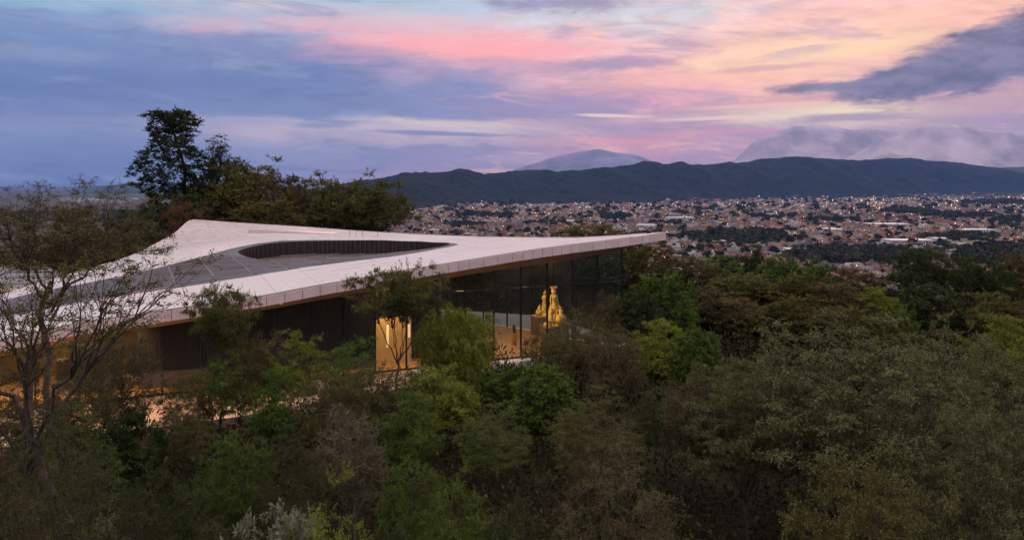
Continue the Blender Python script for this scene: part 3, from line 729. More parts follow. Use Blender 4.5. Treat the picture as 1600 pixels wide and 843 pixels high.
# rooms on the left: brown walls, dark display blocks and a back wall
M_BROWN = mat('brown_wall', (.13, .095, .05), .7, var=(.7, .2))
inner_wall('back_wall', s1, NB * MUL - 1, 9.0, M_BROWN, thick=.2)
inner_wall('display_block', s_of_px(120, 3.5), s_of_px(88, 3.5), 3.5, M_WOOD, top=2.1, thick=1.2)
inner_wall('display_block', s_of_px(190, 2.4), s_of_px(108, 2.4), 2.4, M_WOOD, top=3.3, thick=.5)
inner_wall('display_block', s_of_px(246, 2.0), s_of_px(216, 2.0), 2.0, M_WOOD, thick=.5)
inner_wall('display_block', s_of_px(60, 6), s_of_px(30, 6), 6, M_WOOD, top=1.5, thick=.8)
# ceiling lamps indoors, and the added terrace spots: discs with a warm light each
def lamp(x, y, z, power, size=.5, col=(1, .60, .24), spot=None, aim=None):
    f = mpart('ceiling_or_added_light', MB().lathe([(.09, 0), (.11, .0), (.11, .07)], (x, y, z - .06), 10), MATS.get('lamp_lens') or mat('lamp_lens', (1, .8, .5), .4, emis=(1, .6, .25), estr=.25))
    if spot: l = bpy.data.lights.new('lamp', 'SPOT'); l.spot_size = spot; l.spot_blend = .6; l.shadow_soft_size = .08
    else: l = bpy.data.lights.new('lamp', 'AREA'); l.shape = 'DISK'; l.size = size
    l.energy = power; l.color = col; o = bpy.data.objects.new('lamp', l); COL.objects.link(o); o.location = (x, y, z - .1)
    if aim is not None: o.rotation_euler = (Vector((x, y, z - .1)) - Vector(aim)).to_track_quat('Z', 'Y').to_euler()
for (px, Y, pw) in [(815, 68.5, 130), (760, 68, 130), (845, 73, 90), (790, 76, 60), (720, 64.5, 260)]:
    x = (px - 800) / F * Y; lamp(x, Y, ceil_z(x, Y), pw)
for s, off, pw in [(s_of_px(615), 1.1, 230), (s_of_px(200), 1.2, 170), (s_of_px(130), 2, 170), (s_of_px(60), 3, 200), (s_of_px(-30), 3, 100), (s_of_px(200), 6.0, 50), (s_of_px(75), 7, 60)]:
    p = fac(s, off); lamp(p[0], p[1], ceil_z(*p), pw)
# invented spots under the overhang, added to warm the terrace; no fixture known there
for px, pw in [(355, 75), (300, 55), (240, 60), (170, 75), (90, 75), (20, 60), (430, 45)]:
    pw *= 3.6; p = fac(s_of_px(px), -2.2); q_ = fac(s_of_px(px), -4.6); lamp(p[0], p[1], ceil_z(*p), pw * 2.0, .3, (1, .44, .13), spot=math.radians(88), aim=(q_[0], q_[1], 0))
# terrace and pavements
M_TERR = mat('terrace_stone', (.40, .29, .23), .7, var=(.5, .2)); M_PAVE = mat('pale_pavement', (.40, .38, .40), .45, var=(.5, .12))
te = [tuple(fac(NB * MUL + 4, -.1)), tuple(fac(NB * MUL + 4, -8.5)), tuple(fac(s_of_px(350), -7.2)), tuple(fac(s_of_px(450), -6.2)), tuple(fac(s_of_px(600), -5.0)), tuple(fac(s_of_px(640), -1.5)), tuple(fac(s_of_px(642), -.1))]
tag(MB().slab(te, -.6, -.06).build('terrace', M_TERR), kind='structure')
pv = [tuple(fac(s_of_px(642) - .02, -.1)), tuple(fac(s_of_px(645), -1.15)), tuple(fac(1.5, -1.15)), tuple(fac(1.5, -.1))]
tag(MB().slab(pv, -.55, -.05).build('pavement', mat('white_kerb_stone', (.66, .60, .62), .5, var=(.8, .08))), kind='structure')
bk = [BACK[0]] + [(9.4, 68.5), (9.9, 69.5), (7.5, 76), (4, 84), (-6, 88), (-14, 92), (-30, 98), (-34, 94.6)] + [(x - .0, y + .12) for x, y in BACK[-2:0:-1]]
tag(MB().slab(bk, -.5, -.03).build('courtyard', M_PAVE), kind='structure')
# thin rail on the terrace edge
rail = empty('terrace_railing', (*fac(s_of_px(350), -7.0), -.06)); tag(rail, 'dark low metal railing along the outer edge of the orange-lit terrace', 'railing')
RP = [np.array(te[2]) - e1n * 0, np.array(te[3]), np.array(te[4])]
def rp(t):
    t *= 2; i = min(1, int(t)); return RP[i] + (RP[i + 1] - RP[i]) * (t - i) + e2n * .12
for i in range(9):
    p = rp(i / 8); o = MB().box((0, 0, .45), (.04, .04, .9), _t).build('post', M_BLACK, rail); o.location = (p[0] - rail.location.x, p[1] - rail.location.y, 0)
mb = MB()
for z in (.9, .5):
    for i in range(8):
        a, b = rp(i / 8), rp((i + 1) / 8); mb.beam((a[0] - rail.location.x, a[1] - rail.location.y, z), (b[0] - rail.location.x, b[1] - rail.location.y, z), .035)
mb.build('handrail', M_BLACK, rail)

# ------------------------------------------------------------------ second building with solar panels beyond the left wing
sb = empty('solar_roof_building', (-64, 100, 0)); tag(sb, 'low flat-roofed building with rows of dark solar panels, far left beyond the pale roof', 'building')
zc = 13.6 - 128 / F * 100; zs = zc - .3
MB().slab([(-16, -8), (24, -8), (24, 6), (-16, 6)], -2.0, 1.5).build('wall', mat('tan_render', (.42, .30, .18), .8, var=(.4, .15)), sb)
MB().box((4, 6.4, 3.2), (40, .5, 1.2)).build('parapet', mat('sand_parapet', (.55, .40, .26), .8), sb)
MB().slab([(-16.2, -8.3), (24.2, -8.3), (24.2, -7.8), (-16.2, -7.8)], 1.5, 1.75).build('coping', mat('sand_coping', (.6, .46, .32), .7), sb)
M_SOL = mat('solar_cell', (.015, .022, .04), .12, spec=.7); M_SFR = mat('aluminium', (.55, .55, .57), .35, metal=.6)
base_sol = None
for r in range(4):
    for c in range(20):
        if base_sol is None:
            mb = MB(); mb.add([(-.95, -.75, .0), (.95, -.75, .0), (.95, .75, .28), (-.95, .75, .28), (-.95, -.75, .05), (.95, -.75, .05), (.95, .75, .33), (-.95, .75, .33)], [(4, 5, 6, 7), (0, 1, 5, 4), (1, 2, 6, 5), (2, 3, 7, 6), (3, 0, 4, 7)])
            base_sol = mb.mesh('solar_panel'); base_sol.materials.append(M_SOL)
        o = link('solar_panel', base_sol, sb); o.location = (-14 + c * 2.0, -6.2 + r * 2.6, 1.62 + r * .42)
fr_ = MB()
for r in range(5): fr_.beam((-16, -7.1 + r * 2.6, 1.6 + r * .42), (24, -7.1 + r * 2.6, 1.6 + r * .42), .14)
for c in range(0, 21, 4): fr_.beam((-15 + c * 2.0, -7.1, 1.75), (-15 + c * 2.0, 4, 3.6), .14)
fr_.build('rack', M_SFR, sb)

# ------------------------------------------------------------------ figures
def bake(o):
    dg = bpy.context.evaluated_depsgraph_get(); me = bpy.data.meshes.new_from_object(o.evaluated_get(dg)); old = o.data; o.modifiers.clear(); o.data = me
    me.polygons.foreach_set('use_smooth', [True] * len(me.polygons)); return o
def skin(name, J, E_, m, parent, root, sub=2):
    """J: joint -> (x, y, z, rx, ry)"""
    names = list(J); me = bpy.data.meshes.new(name); me.from_pydata([J[n][:3] for n in names], [(names.index(a), names.index(b)) for a, b in E_], [])
    o = link(name, me, parent, None); me.materials.append(m); md = o.modifiers.new('skin', 'SKIN'); md.use_smooth_shade = True
    for i, n in enumerate(names): me.skin_vertices[0].data[i].radius = J[n][3:5]; me.skin_vertices[0].data[i].use_root = (n == root)
    s = o.modifiers.new('sub', 'SUBSURF'); s.levels = sub; s.render_levels = sub
    return bake(o)
def body_joints(H=1.68, lean=0.0, armL='down', armR='down', sit=False):
    k = H / 1.68
    J = {'pelvis': (0, 0, .92, .15, .11), 'waist': (0, 0, 1.06, .12, .09), 'chest': (lean * .5, 0, 1.26, .155, .10), 'neck0': (lean, 0, 1.41, .07, .06), 'neck': (lean, -.005, 1.46, .048, .048), 'chin': (lean, -.02, 1.52, .062, .07), 'head': (lean, -.015, 1.59, .078, .092), 'crown_pt': (lean, 0, 1.655, .05, .06)}
    E_ = [('pelvis', 'waist'), ('waist', 'chest'), ('chest', 'neck0'), ('neck0', 'neck'), ('neck', 'chin'), ('chin', 'head'), ('head', 'crown_pt')]
    for s, side, arm in ((1, 'L', armL), (-1, 'R', armR)):
        J['sh' + side] = (lean + s * .17, 0, 1.38, .05, .05)
        if arm == 'down': e, w, hnd = (lean + s * .22, .02, 1.12), (lean + s * .21, -.05, .89), (lean + s * .20, -.08, .80)
        elif arm == 'fold': e, w, hnd = (lean + s * .23, .0, 1.13), (lean + s * .07, -.16, 1.12), (lean - s * .02, -.18, 1.13)
        elif arm == 'up': e, w, hnd = (lean + s * .30, -.02, 1.52), (lean + s * .16, -.04, 1.74), (lean + s * .08, -.05, 1.80)
        elif arm == 'out': e, w, hnd = (lean + s * .34, -.05, 1.22), (lean + s * .46, -.18, 1.05), (lean + s * .50, -.24, .99)
        J['el' + side] = (*e, .038, .038); J['wr' + side] = (*w, .026, .026); J['hd' + side] = (*hnd, .03, .018)
        E_ += [('neck0', 'sh' + side), ('sh' + side, 'el' + side), ('el' + side, 'wr' + side), ('wr' + side, 'hd' + side)]
        if not sit:
            J['hip' + side] = (s * .09, 0, .86, .085, .085); J['kn' + side] = (s * .10, -.02, .48, .055, .055); J['an' + side] = (s * .10, .02, .08, .035, .04); J['to' + side] = (s * .11, -.13, .035, .035, .025)
        else:
            J['hip' + side] = (s * .10, -.03, .86, .09, .09); J['kn' + side] = (s * .15, -.45, .88, .06, .06); J['an' + side] = (s * .12, -.42, .45, .04, .04); J['to' + side] = (s * .13, -.56, .41, .035, .025)
        E_ += [('pelvis', 'hip' + side), ('hip' + side, 'kn' + side), ('kn' + side, 'an' + side), ('an' + side, 'to' + side)]
    return {n: tuple(c * k for c in v) for n, v in J.items()}, E_
def face(parent, m, H, lean=0.0, hm=None):
    k = H / 1.68; mb = MB()
    mb.box((lean * k, -.105 * k, 1.575 * k), (.022 * k, .035 * k, .045 * k), top=.5); mb.box((lean * k, -.095 * k, 1.535 * k), (.045 * k, .02 * k, .014 * k))
    for s in (-1, 1): mb.box(((lean + s * .032) * k, -.098 * k, 1.60 * k), (.026 * k, .014 * k, .012 * k)); mb.box(((lean + s * .08) * k, -.01 * k, 1.585 * k), (.014 * k, .03 * k, .05 * k))
    return mb.build('face', m, parent)
def hands(parent, J, m, k=1):
    mb = MB()
    for s in ('L', 'R'):
        w, h = Vector(J['wr' + s][:3]), Vector(J['hd' + s][:3]); d = (h - w).normalized(); side = d.cross(Vector((0, 1, 0))).normalized() if abs(d.y) < .9 else Vector((1, 0, 0))
        for i, L in enumerate((.07, .08, .075, .06)): p = h + side * (i - 1.5) * .018 * k; q = p + d * L * .6 * k + Vector((0, -.006, 0)); mb.beam(p, q, .014 * k).beam(q, q + d * L * .4 * k + Vector((0, -.012, 0)), .012 * k)
        mb.beam(h - d * .03 * k + side * .03 * k, h + d * .02 * k + side * .055 * k, .016 * k)
    return mb.build('fingers', m, parent)
M_SKIN = mat('skin', (.32, .17, .11), .5); M_HAIR = mat('black_hair', (.012, .010, .010), .5); M_SHIRT = mat('black_knit', (.018, .017, .018), .8); M_SKIRT = mat('mustard_cloth', (.42, .23, .03), .8, var=(6, .2)); M_SHOE = mat('black_shoe', (.01, .01, .01), .5)
pp = at(803.5, 538, 69); per = empty('person', (pp.x, pp.y, 0.0), math.radians(70)); tag(per, 'woman with long black hair, dark top and long mustard skirt standing behind the glass', 'person')
J, E_ = body_joints(1.66, armL='down', armR='fold'); skin('body', J, E_, M_SKIN, per, 'pelvis'); face(per, M_SKIN, 1.66); hands(per, J, M_SKIN)
fold = lambda a, z: .07 * math.sin(a * 9 + z * 2) + .03 * math.sin(a * 5)
MB().lathe([(.235, .17), (.23, .3), (.21, .55), (.185, .8), (.155, .96), (.13, 1.0)], (0, 0, 0), 36, fold).build('skirt', M_SKIRT, per, True)
Jt = {n: J[n] for n in ('pelvis', 'waist', 'chest', 'neck0', 'shL', 'elL', 'wrL', 'shR', 'elR', 'wrR')}
Jt = {n: (v[0], v[1], v[2], v[3] + .022, v[4] + .022) for n, v in Jt.items()}
skin('top', Jt, [e for e in E_ if e[0] in Jt and e[1] in Jt], M_SHIRT, per, 'pelvis')
MB().lathe([(.10, 1.16), (.125, 1.3), (.11, 1.45), (.105, 1.55), (.10, 1.62), (.05, 1.685)], (0, .035, 0), 16, lambda a, z: .05 * math.sin(a * 7)).build('hair', M_HAIR, per, True)
MB().box((.1, -.06, .03), (.08, .24, .06)).box((-.1, -.06, .03), (.08, .24, .06)).build('shoes', M_SHOE, per)

M_LITSTONE = mat('lamplit_stone', (.66, .46, .19), .5, metal=.1, bump=(7, 1.0), var=(4, .4))  # pale marble; the warm lamplight is put into this gold colour
M_PED = mat('grey_plinth', (.20, .17, .145), .7, var=(1.5, .15))
def rock(name, parent, m, rx, ry, h, seed, z0=0):
    bm = bmesh.new(); bmesh.ops.create_icosphere(bm, subdivisions=4, radius=1)
    for v in bm.verts:
        n = mnoise.fractal(v.co * 2.3 + Vector((seed, 0, 0)), 1, 2, 4); v.co *= 1 + .22 * n
        v.co = Vector((v.co.x * rx, v.co.y * ry, max(-.02, v.co.z * h) + z0))
    me = bpy.data.meshes.new(name); bm.to_mesh(me); bm.free(); me.polygons.foreach_set('use_smooth', [True] * len(me.polygons)); return link(name, me, parent, m)
def robed(name, parent, x, y, z, H, rzz, pose, robe_r, sit=False, crown=False):
    """a carved figure (a part of its statue)"""
    J, E_ = body_joints(H, armL=pose[0], armR=pose[1], sit=sit)
    o = skin(name, J, E_, M_LITSTONE, parent, 'pelvis'); o.location = (x, y, z); o.rotation_euler = (0, 0, rzz); k = H / 1.68
    f = lambda a, zz: .17 * math.sin(a * 6 + zz * 5) * (.6 + .4 * math.sin(a * 2 + 1)) + .07 * math.sin(a * 13 + zz * 9)
    if not sit: d = MB().lathe([(robe_r, .02), (robe_r * .92, .3 * k), (robe_r * .72, .65 * k), (robe_r * .5, .92 * k), (.13 * k, 1.1 * k), (.17 * k, 1.22 * k), (.17 * k, 1.3 * k), (.08 * k, 1.42 * k)], (0, 0, 0), 40, f)
    else: d = MB().lathe([(robe_r, .3 * k), (robe_r * .95, .6 * k), (robe_r * .8, .92 * k), (.16 * k, 1.08 * k), (.17 * k, 1.3 * k), (.08 * k, 1.42 * k)], (0, -.12 * k, 0), 40, f)
    d.build('drapery', M_LITSTONE, o, True); face(o, M_LITSTONE, H); hands(o, J, M_LITSTONE, k)
    h = MB().lathe([(.085 * k, 1.45 * k), (.105 * k, 1.54 * k), (.11 * k, 1.62 * k), (.06 * k, 1.70 * k)], (0, .03 * k, 0), 16, lambda a, z: .08 * math.sin(a * 6)); h.build('hair', M_LITSTONE, o, True)
    if crown:
        c = MB().lathe([(.09 * k, 1.66 * k), (.12 * k, 1.70 * k), (.13 * k, 1.74 * k)], (0, 0, 0), 16)
        for i in range(8):
            a = i * math.pi / 4; c.beam((.12 * k * math.cos(a), .12 * k * math.sin(a), 1.72 * k), (.15 * k * math.cos(a), .15 * k * math.sin(a), 1.84 * k), .05 * k)
        c.build('crown', M_LITSTONE, o)
    return o
def pedestal(px, Y, w, d, h, label, cap=True):
    x = (px - 800) / F * Y; e = empty('pedestal', (x, Y, 0), _t); tag(e, label, 'pedestal')
    MB().box((0, 0, (h - .1) / 2), (w, d, h - .1)).build('block', M_PED, e)
    MB().box((0, 0, h - .05), (w + .06, d + .06, .1)).build('cap', mat('plinth_cap', (.42, .33, .2), .6), e)
    return x
xa = pedestal(866.5, 70.0, 2.0, 1.5, 1.45, 'grey block pedestal under the taller crowned golden statue'); 
st = empty('statue', (xa, 70.0, 1.45), 0); tag(st, 'tall golden-lit statue of a crowned standing figure with seated figures at its feet', 'statue', 'golden-lit statues on pedestals in the glass hall')
rock('rock_base', st, M_LITSTONE, .95, .65, .38, 3)
MB().lathe([(.98, 0), (.98, .12), (.88, .16)], (0, 0, 0), 24).build('base', M_LITSTONE, st)
robed('standing_figure', st, -.05, .10, .28, 2.85, math.radians(35), ('fold', 'down'), .62, crown=True)
robed('seated_figure', st, .48, -.36, .05, 1.65, math.radians(15), ('fold', 'out'), .44, sit=True)
robed('child_figure', st, -.32, -.40, .30, 1.25, math.radians(-25), ('up', 'fold'), .24)
robed('child_figure', st, .30, .15, .55, 1.55, math.radians(70), ('out', 'fold'), .26)
xb = pedestal(848.5, 73.6, 1.8, 1.4, 1.75, 'brown block pedestal under the slimmer golden statue, behind the other one')
s2_ = empty('statue', (xb + .05, 73.6, 1.75), 0); tag(s2_, 'slimmer golden-lit statue with a raised arm standing behind the crowned statue', 'statue', 'golden-lit statues on pedestals in the glass hall')
rock('rock_base', s2_, M_LITSTONE, .75, .5, .30, 8)
robed('standing_figure', s2_, .10, .0, .12, 2.0, math.radians(-20), ('up', 'fold'), .34)
robed('seated_figure', s2_, -.38, -.18, -.15, 1.15, math.radians(-40), ('fold', 'fold'), .30, sit=True)
for aim, fr, pw in [((xa, 70, 3.2), (xa - 4.2, 68.0), 1700), ((xa, 70, 3.0), (xa + 2.0, 68.6), 110), ((xb, 73.6, 3.2), (xb - 3.2, 71.6), 800)]:
    z = ceil_z(*fr); lamp(fr[0], fr[1], z, pw, spot=math.radians(38), aim=aim, col=(1, .68, .26))

# ------------------------------------------------------------------ the town in the valley
def far_ground(x, y):
    u = 800 + F * x / y; zr, t = ridge_z(u, y)
    return np.where((t > 0) & (u > 300) & (u < 2290), np.maximum(zr, ground(x, y)), ground(x, y)), t, u
BOXV = np.array([(-.5, -.5, 0), (.5, -.5, 0), (.5, .5, 0), (-.5, .5, 0), (-.5, -.5, 1), (.5, -.5, 1), (.5, .5, 1), (-.5, .5, 1)])
BOXF = np.array([(4, 5, 6, 7), (0, 1, 5, 4), (1, 2, 6, 5), (2, 3, 7, 6), (3, 0, 4, 7)])
def vcol_mat(name, rough=.9, attr='tint', win=False):
    m = bpy.data.materials.new(name); m.use_nodes = True; t = m.node_tree; b = t.nodes['Principled BSDF']; b.inputs['Roughness'].default_value = rough; b.inputs['Specular IOR Level'].default_value = .15
    a = t.nodes.new('ShaderNodeAttribute'); a.attribute_name = attr; h = G_(t); ge = t.nodes.new('ShaderNodeNewGeometry')
    c = h.mix(h.mr(h.noise(ge.outputs['Position'], .35, 4, .7), .35, .65, 0, .45), a.outputs['Color'], (.10, .085, .08, 1))
    t.links.new(c, b.inputs['Base Color']); return m
PAL = [((.28, .12, .085), 8), ((.31, .17, .125), 7), ((.35, .25, .20), 5), ((.25, .22, .22), 4), ((.40, .37, .36), 3), ((.55, .52, .50), 1), ((.46, .38, .26), 2), ((.22, .13, .10), 3), ((.18, .17, .18), 3), ((.24, .30, .34), 1)]
PC = np.array([c for c, w in PAL for _ in range(w)])
V_TOWN = ([300, 560, 610, 640, 700, 760, 800, 860, 930, 1000, 1060, 1120, 1200, 1300, 1400, 1480, 1600, 1700], [331, 331, 330, 324, 322, 314, 319, 317, 318, 316, 308, 311, 307, 304, 302, 300, 299, 299])
def town():
    rs = np.random.RandomState(5); P = []
    bands = [(840, 1900, 14.5), (1900, 2900, 17), (2900, 4200, 22), (4200, 6200, 29), (6200, 7600, 40)]
    for y0, y1, sp in bands:
        x0, x1 = -.30 * y1, .70 * y1
        gx, gy = np.meshgrid(np.arange(x0, x1, sp), np.arange(y0 - 300, y1 + 300, sp))
        gx = gx.ravel(); gy = gy.ravel(); i = np.round(gx / sp).astype(int); j = np.round(gy / sp).astype(int)
        keep = (i % 9 != 0) & (j % 6 != 0)
        x = gx + rs.uniform(-.18, .18, gx.size) * sp; y = gy + rs.uniform(-.18, .18, gx.size) * sp
        warp = fbm(x / 600, y / 600, 2) * 160; x = x + warp; y = y + fbm(x / 500 + 3, y / 500 + 8, 2) * 120
        keep &= (y > y0) & (y < y1) & (rs.rand(x.size) < .86); P.append(np.stack([x[keep], y[keep], np.full(keep.sum(), sp)], -1))
    P = np.concatenate(P); x, y, sp = P.T
    z, t, u = far_ground(x, y); v = HV + (CAMZ - z) / y * F
    park = fbm(x / 260 + 40, y / 260 + 11, 3)
    ok = (v > np.interp(u, *V_TOWN)) & (t < .42) & (park < .22) & (u > 540) & (u < 1720)
    # tree-covered areas seen in the valley
    for (pu, pv, wu, wv) in [(1150, 372, 95, 12), (1330, 399, 90, 12), (1560, 400, 70, 16), (960, 340, 25, 4), (1420, 331, 38, 4), (1500, 338, 60, 4), (1580, 347, 40, 7), (1210, 340, 40, 3), (1300, 345, 45, 3), (1500, 372, 60, 5), (720, 352, 40, 3), (850, 350, 30, 2.5), (1040, 349, 25, 3), (1010, 372, 40, 5), (1560, 316, 60, 4), (760, 337, 50, 3)]:
        ok &= (((u - pu) / wu) ** 2 + ((v - pv) / wv) ** 2 + fbm(u / 9, v / 3, 2) * 1.3) > 1
    edge = (v - np.interp(u, *V_TOWN)) / 14; ok &= rs.rand(len(x)) < np.clip(edge + .25, 0, 1)
    x, y, z, u, v, sp = (a[ok] for a in (x, y, z, u, v, sp)); n = len(x)
    w = sp * rs.uniform(.45, .85, n); d = sp * rs.uniform(.45, .85, n); hgt = rs.choice([3.2, 3.5, 6.2, 6.8, 9.5], n, p=[.3, .25, .25, .15, .05]); big = rs.rand(n) < .012; w = np.where(big, w * 2.2, w); d = np.where(big, d * 1.6, d)
    rot = fbm(x / 700, y / 700, 2) * 2.2 + .35
    near = (u < 870) & (v < 369) | (u > 1040) & (v < 408)
    order = np.argsort(np.where(near, y, 1e9)); ind = order[:300]
    rest = np.setdiff1d(np.arange(n), ind)
    c, s = np.cos(rot), np.sin(rot)
    tone = fbm(x / 900 + 70, y / 900, 2)[:, None]
    colr = PC[rs.randint(0, len(PC), n)] * rs.uniform(.45, 1.1, (n, 1)); colr[big] = (.30, .28, .29)
    colr = colr * (1 + tone * .6)
    def boxes(ids, sx=1, sz=1, ox=0, oy=0, oz=0):
        B = BOXV[None] * np.stack([w[ids] * sx, d[ids] * sx, hgt[ids] * sz], -1)[:, None]
        X = (B[..., 0] + ox * w[ids][:, None]); Y = B[..., 1] + oy * d[ids][:, None]
        return np.stack([X * c[ids][:, None] - Y * s[ids][:, None] + x[ids][:, None], X * s[ids][:, None] + Y * c[ids][:, None] + y[ids][:, None], B[..., 2] + z[ids][:, None] + oz * hgt[ids][:, None] - .4], -1)
    Vs = [boxes(rest)]; Cs = [colr[rest]]
    r2 = rest[rs.rand(len(rest)) < .45]; Vs.append(boxes(r2, .45, .5, .2, .15, .95)); Cs.append(colr[r2] * .8)
    V_ = np.concatenate(Vs); C_ = np.concatenate(Cs); m = len(V_)
    cc = np.repeat(C_[:, None], 8, 1); cc[:, 4:] *= np.array([.95, .93, .95])
    Fq = (BOXF[None] + np.arange(m)[:, None, None] * 8).reshape(-1, 4)
    mt = vcol_mat('town_render')
    o = link('distant_houses', mesh_np('distant_houses', V_.reshape(-1, 3), Fq, cc.reshape(-1, 3)), None, mt); tag(o, kind='stuff')
    print('TOWN', n, m)
    # nearest houses one by one
    kinds = {}
    names = [('brick red', (.24, .10, .07)), ('dusty pink', (.29, .18, .15)), ('pale grey', (.28, .27, .28)), ('whitewashed', (.48, .46, .45)), ('cream', (.36, .30, .22)), ('dark brown', (.17, .11, .09))]
    for k, (nm, c_) in enumerate(names):
        for style in (0, 1):
            mb = MB(); mb.box((0, 0, .5), (1, 1, 1)).box((.0, -.47, 1.04), (1, .06, .08)).box((0, .47, 1.04), (1, .06, .08)).box((-.47, 0, 1.04), (.06, .88, .08)).box((.47, 0, 1.04), (.06, .88, .08))
            if style: mb.box((.2, .15, 1.25), (.4, .4, .5)).box((-.25, .2, 1.1), (.12, .12, .2))
            else: mb.box((-.2, .22, 1.12), (.3, .25, .24))
            me = mb.mesh('house'); me.materials.append(mat('house_' + nm.replace(' ', '_'), c_, .9, var=(1.5, .2))); nb = len(me.polygons)
            wn = MB()
            for i in range(3):
                wn.box((-.3 + i * .3, -.5, .68), (.11, .02, .16)); wn.box((-.5, -.3 + i * .3, .68), (.02, .11, .16)); 
                if i != 1: wn.box((-.3 + i * .3, -.5, .25), (.11, .02, .18))
            wn.box((0, -.5, .18), (.1, .02, .34)); wm = wn.mesh('window'); wm.materials.append(mat('window_dark', (.03, .03, .035), .2))
            kinds[(k, style)] = (me, wm)
    for q, ii in enumerate(ind):
        k = int(rs.choice(6, p=[.24, .24, .2, .14, .1, .08])); stl = int(rs.rand() < .5); me, wm = kinds[(k, stl)]
        o = bpy.data.objects.new('house', me); COL.objects.link(o); o.location = (x[ii], y[ii], z[ii] - .3); o.rotation_euler = (0, 0, rot[ii]); o.scale = (w[ii], d[ii], hgt[ii])
        f = bpy.data.objects.new('window', wm); COL.objects.link(f); f.parent = o
        side = 'above the pale roof' if u[ii] < 900 else ('right of the roof tip' if u[ii] < 1180 else ('right of the smoke' if u[ii] > 1270 else 'near the white shed'))
        nm = names[k][0]; a_ = 'with a rooftop room' if stl else 'with a low roof hut'
        st_ = 'low' if hgt[ii] < 4 else ('two-storey' if hgt[ii] < 7 else 'tall'); wd_ = 'narrow' if w[ii] < 9.6 else ('wide' if w[ii] > 12.5 else 'square')
        tag(o, f'{wd_} {st_} {nm} valley house {a_}, {side}', 'house', f'{wd_} {st_} {nm} houses {a_}, {side}')
    # street and window lights
    vis = np.where((v > 300))[0]; L_ = rs.choice(vis, 2900); far_w = np.clip(y[L_] / 2600, .5, 2.4)
    sz = .85 * far_w * rs.uniform(.5, 1.25, len(L_)); px = x[L_] + rs.uniform(-9, 9, len(L_)); py = y[L_] - rs.uniform(6, 12, len(L_)); pz = z[L_] + rs.uniform(5, 8, len(L_))
    B = (BOXV[None] * sz[:, None, None]) + np.stack([px, py, pz], -1)[:, None]
    pal = np.array([(1, .62, .3), (1, .75, .45), (1, .9, .7), (.85, 1, .95), (1, .5, .2)]); C_ = pal[rs.randint(0, 5, len(L_))] * rs.uniform(.1, 1.2, (len(L_), 1)) ** 1.6
    m2 = bpy.data.materials.new('street_light_glow'); m2.use_nodes = True; t2 = m2.node_tree; t2.nodes.clear()
    e = t2.nodes.new('ShaderNodeEmission'); e.inputs[1].default_value = 7.0; a = t2.nodes.new('ShaderNodeAttribute'); a.attribute_name = 'tint'; oo = t2.nodes.new('ShaderNodeOutputMaterial')
    t2.links.new(a.outputs['Color'], e.inputs[0]); t2.links.new(e.outputs[0], oo.inputs[0]); m2.cycles.emission_sampling = 'NONE'
    o = link('street_lights', mesh_np('street_lights', B.reshape(-1, 3), (BOXF[None] + np.arange(len(B))[:, None, None] * 8).reshape(-1, 4), np.repeat(C_[:, None], 8, 1).reshape(-1, 3)), None, m2); tag(o, kind='stuff')
    # larger buildings that stand out
    def big_building(px, v_, wpx, hpx, colr_, label, cat='building', dep=40, nf=2, ncol=10, roof=None):
        Y_ = 100 * F / (v_ + hpx - HV); X_ = (px - 800) / F * Y_; zg = float(ground(X_, Y_)); Wd = wpx / F * Y_; H_ = max(4, hpx / F * Y_)
        e = empty('town_building', (X_, Y_, zg)); tag(e, label, cat)
        mm = mat('town_wall_%d_%d_%d' % tuple(int(c * 99) for c in colr_), colr_, .85, var=(.2, .12)); MB().box((0, 0, H_ / 2), (Wd, dep, H_)).build('wall', mm, e)
        MB().box((0, 0, H_ + .3), (Wd + 1, dep + 1, .6)).build('roof', mat('town_roof_%s' % ('blue' if roof else 'pale'), roof or (.42, .42, .45), .6, var=(.1, .15)), e)
        wn = MB()
        for fl in range(nf):
            for i in range(ncol):
                wn.box((-Wd / 2 + (i + .5) * Wd / ncol, -dep / 2, (fl + .5) * H_ / nf), (Wd / ncol * .5, .2, H_ / nf * .4))
        w_ = wn.build('window', MATS['window_dark'], e); w_['kind'] = 'stuff'
    big_building(1418, 375, 66, 7, (.48, .48, .52), 'long white warehouse with a pale roof in the valley over the right-hand forest', roof=None, nf=1, ncol=14)
    big_building(1245, 389, 34, 8, (.6, .6, .64), 'white industrial shed beside the smoke, just over the treetops', nf=1, ncol=7, dep=30)
    big_building(1010, 351, 26, 8, (.62, .6, .58), 'white hall with a pale roof straight above the roof tip', nf=1, ncol=6, dep=50)
    big_building(1003, 337, 6, 13, (.34, .25, .25), 'slender brown tower block above the roof tip', 'tower block', 18, 8, 3)
    big_building(1052, 334, 15, 9, (.30, .2, .2), 'broad brown apartment block right of the tower', 'apartment block', 25, 5, 6)
    big_building(678, 358, 14, 7, (.60, .47, .38), 'cream hall left of centre, right of the dark umbrella tree', nf=2, ncol=4, dep=25)
    big_building(655, 358, 14, 4, (.58, .42, .36), 'low salmon hall beside the dark umbrella tree', nf=1, ncol=5, dep=30)
    big_building(1205, 334, 18, 6, (.7, .7, .7), 'pair-fronted white apartment building in the middle of the town', 'apartment block', 30, 3, 6)
    big_building(1126, 330, 16, 4, (.14, .28, .45), 'bright blue building in the middle of the town', nf=1, ncol=5, dep=40, roof=(.1, .3, .55))
    big_building(1122, 376, 20, 6, (.38, .14, .11), 'brick red flat building over the treetops right of the roof tip', nf=2, ncol=6, dep=22)
    big_building(1300, 358, 26, 5, (.55, .43, .26), 'ochre warehouse in the middle of the town', nf=1, ncol=8, dep=60)
    big_building(1385, 349, 58, 5, (.55, .45, .38), 'long cream factory with a flat roof on the right of the town', nf=1, ncol=16, dep=60)
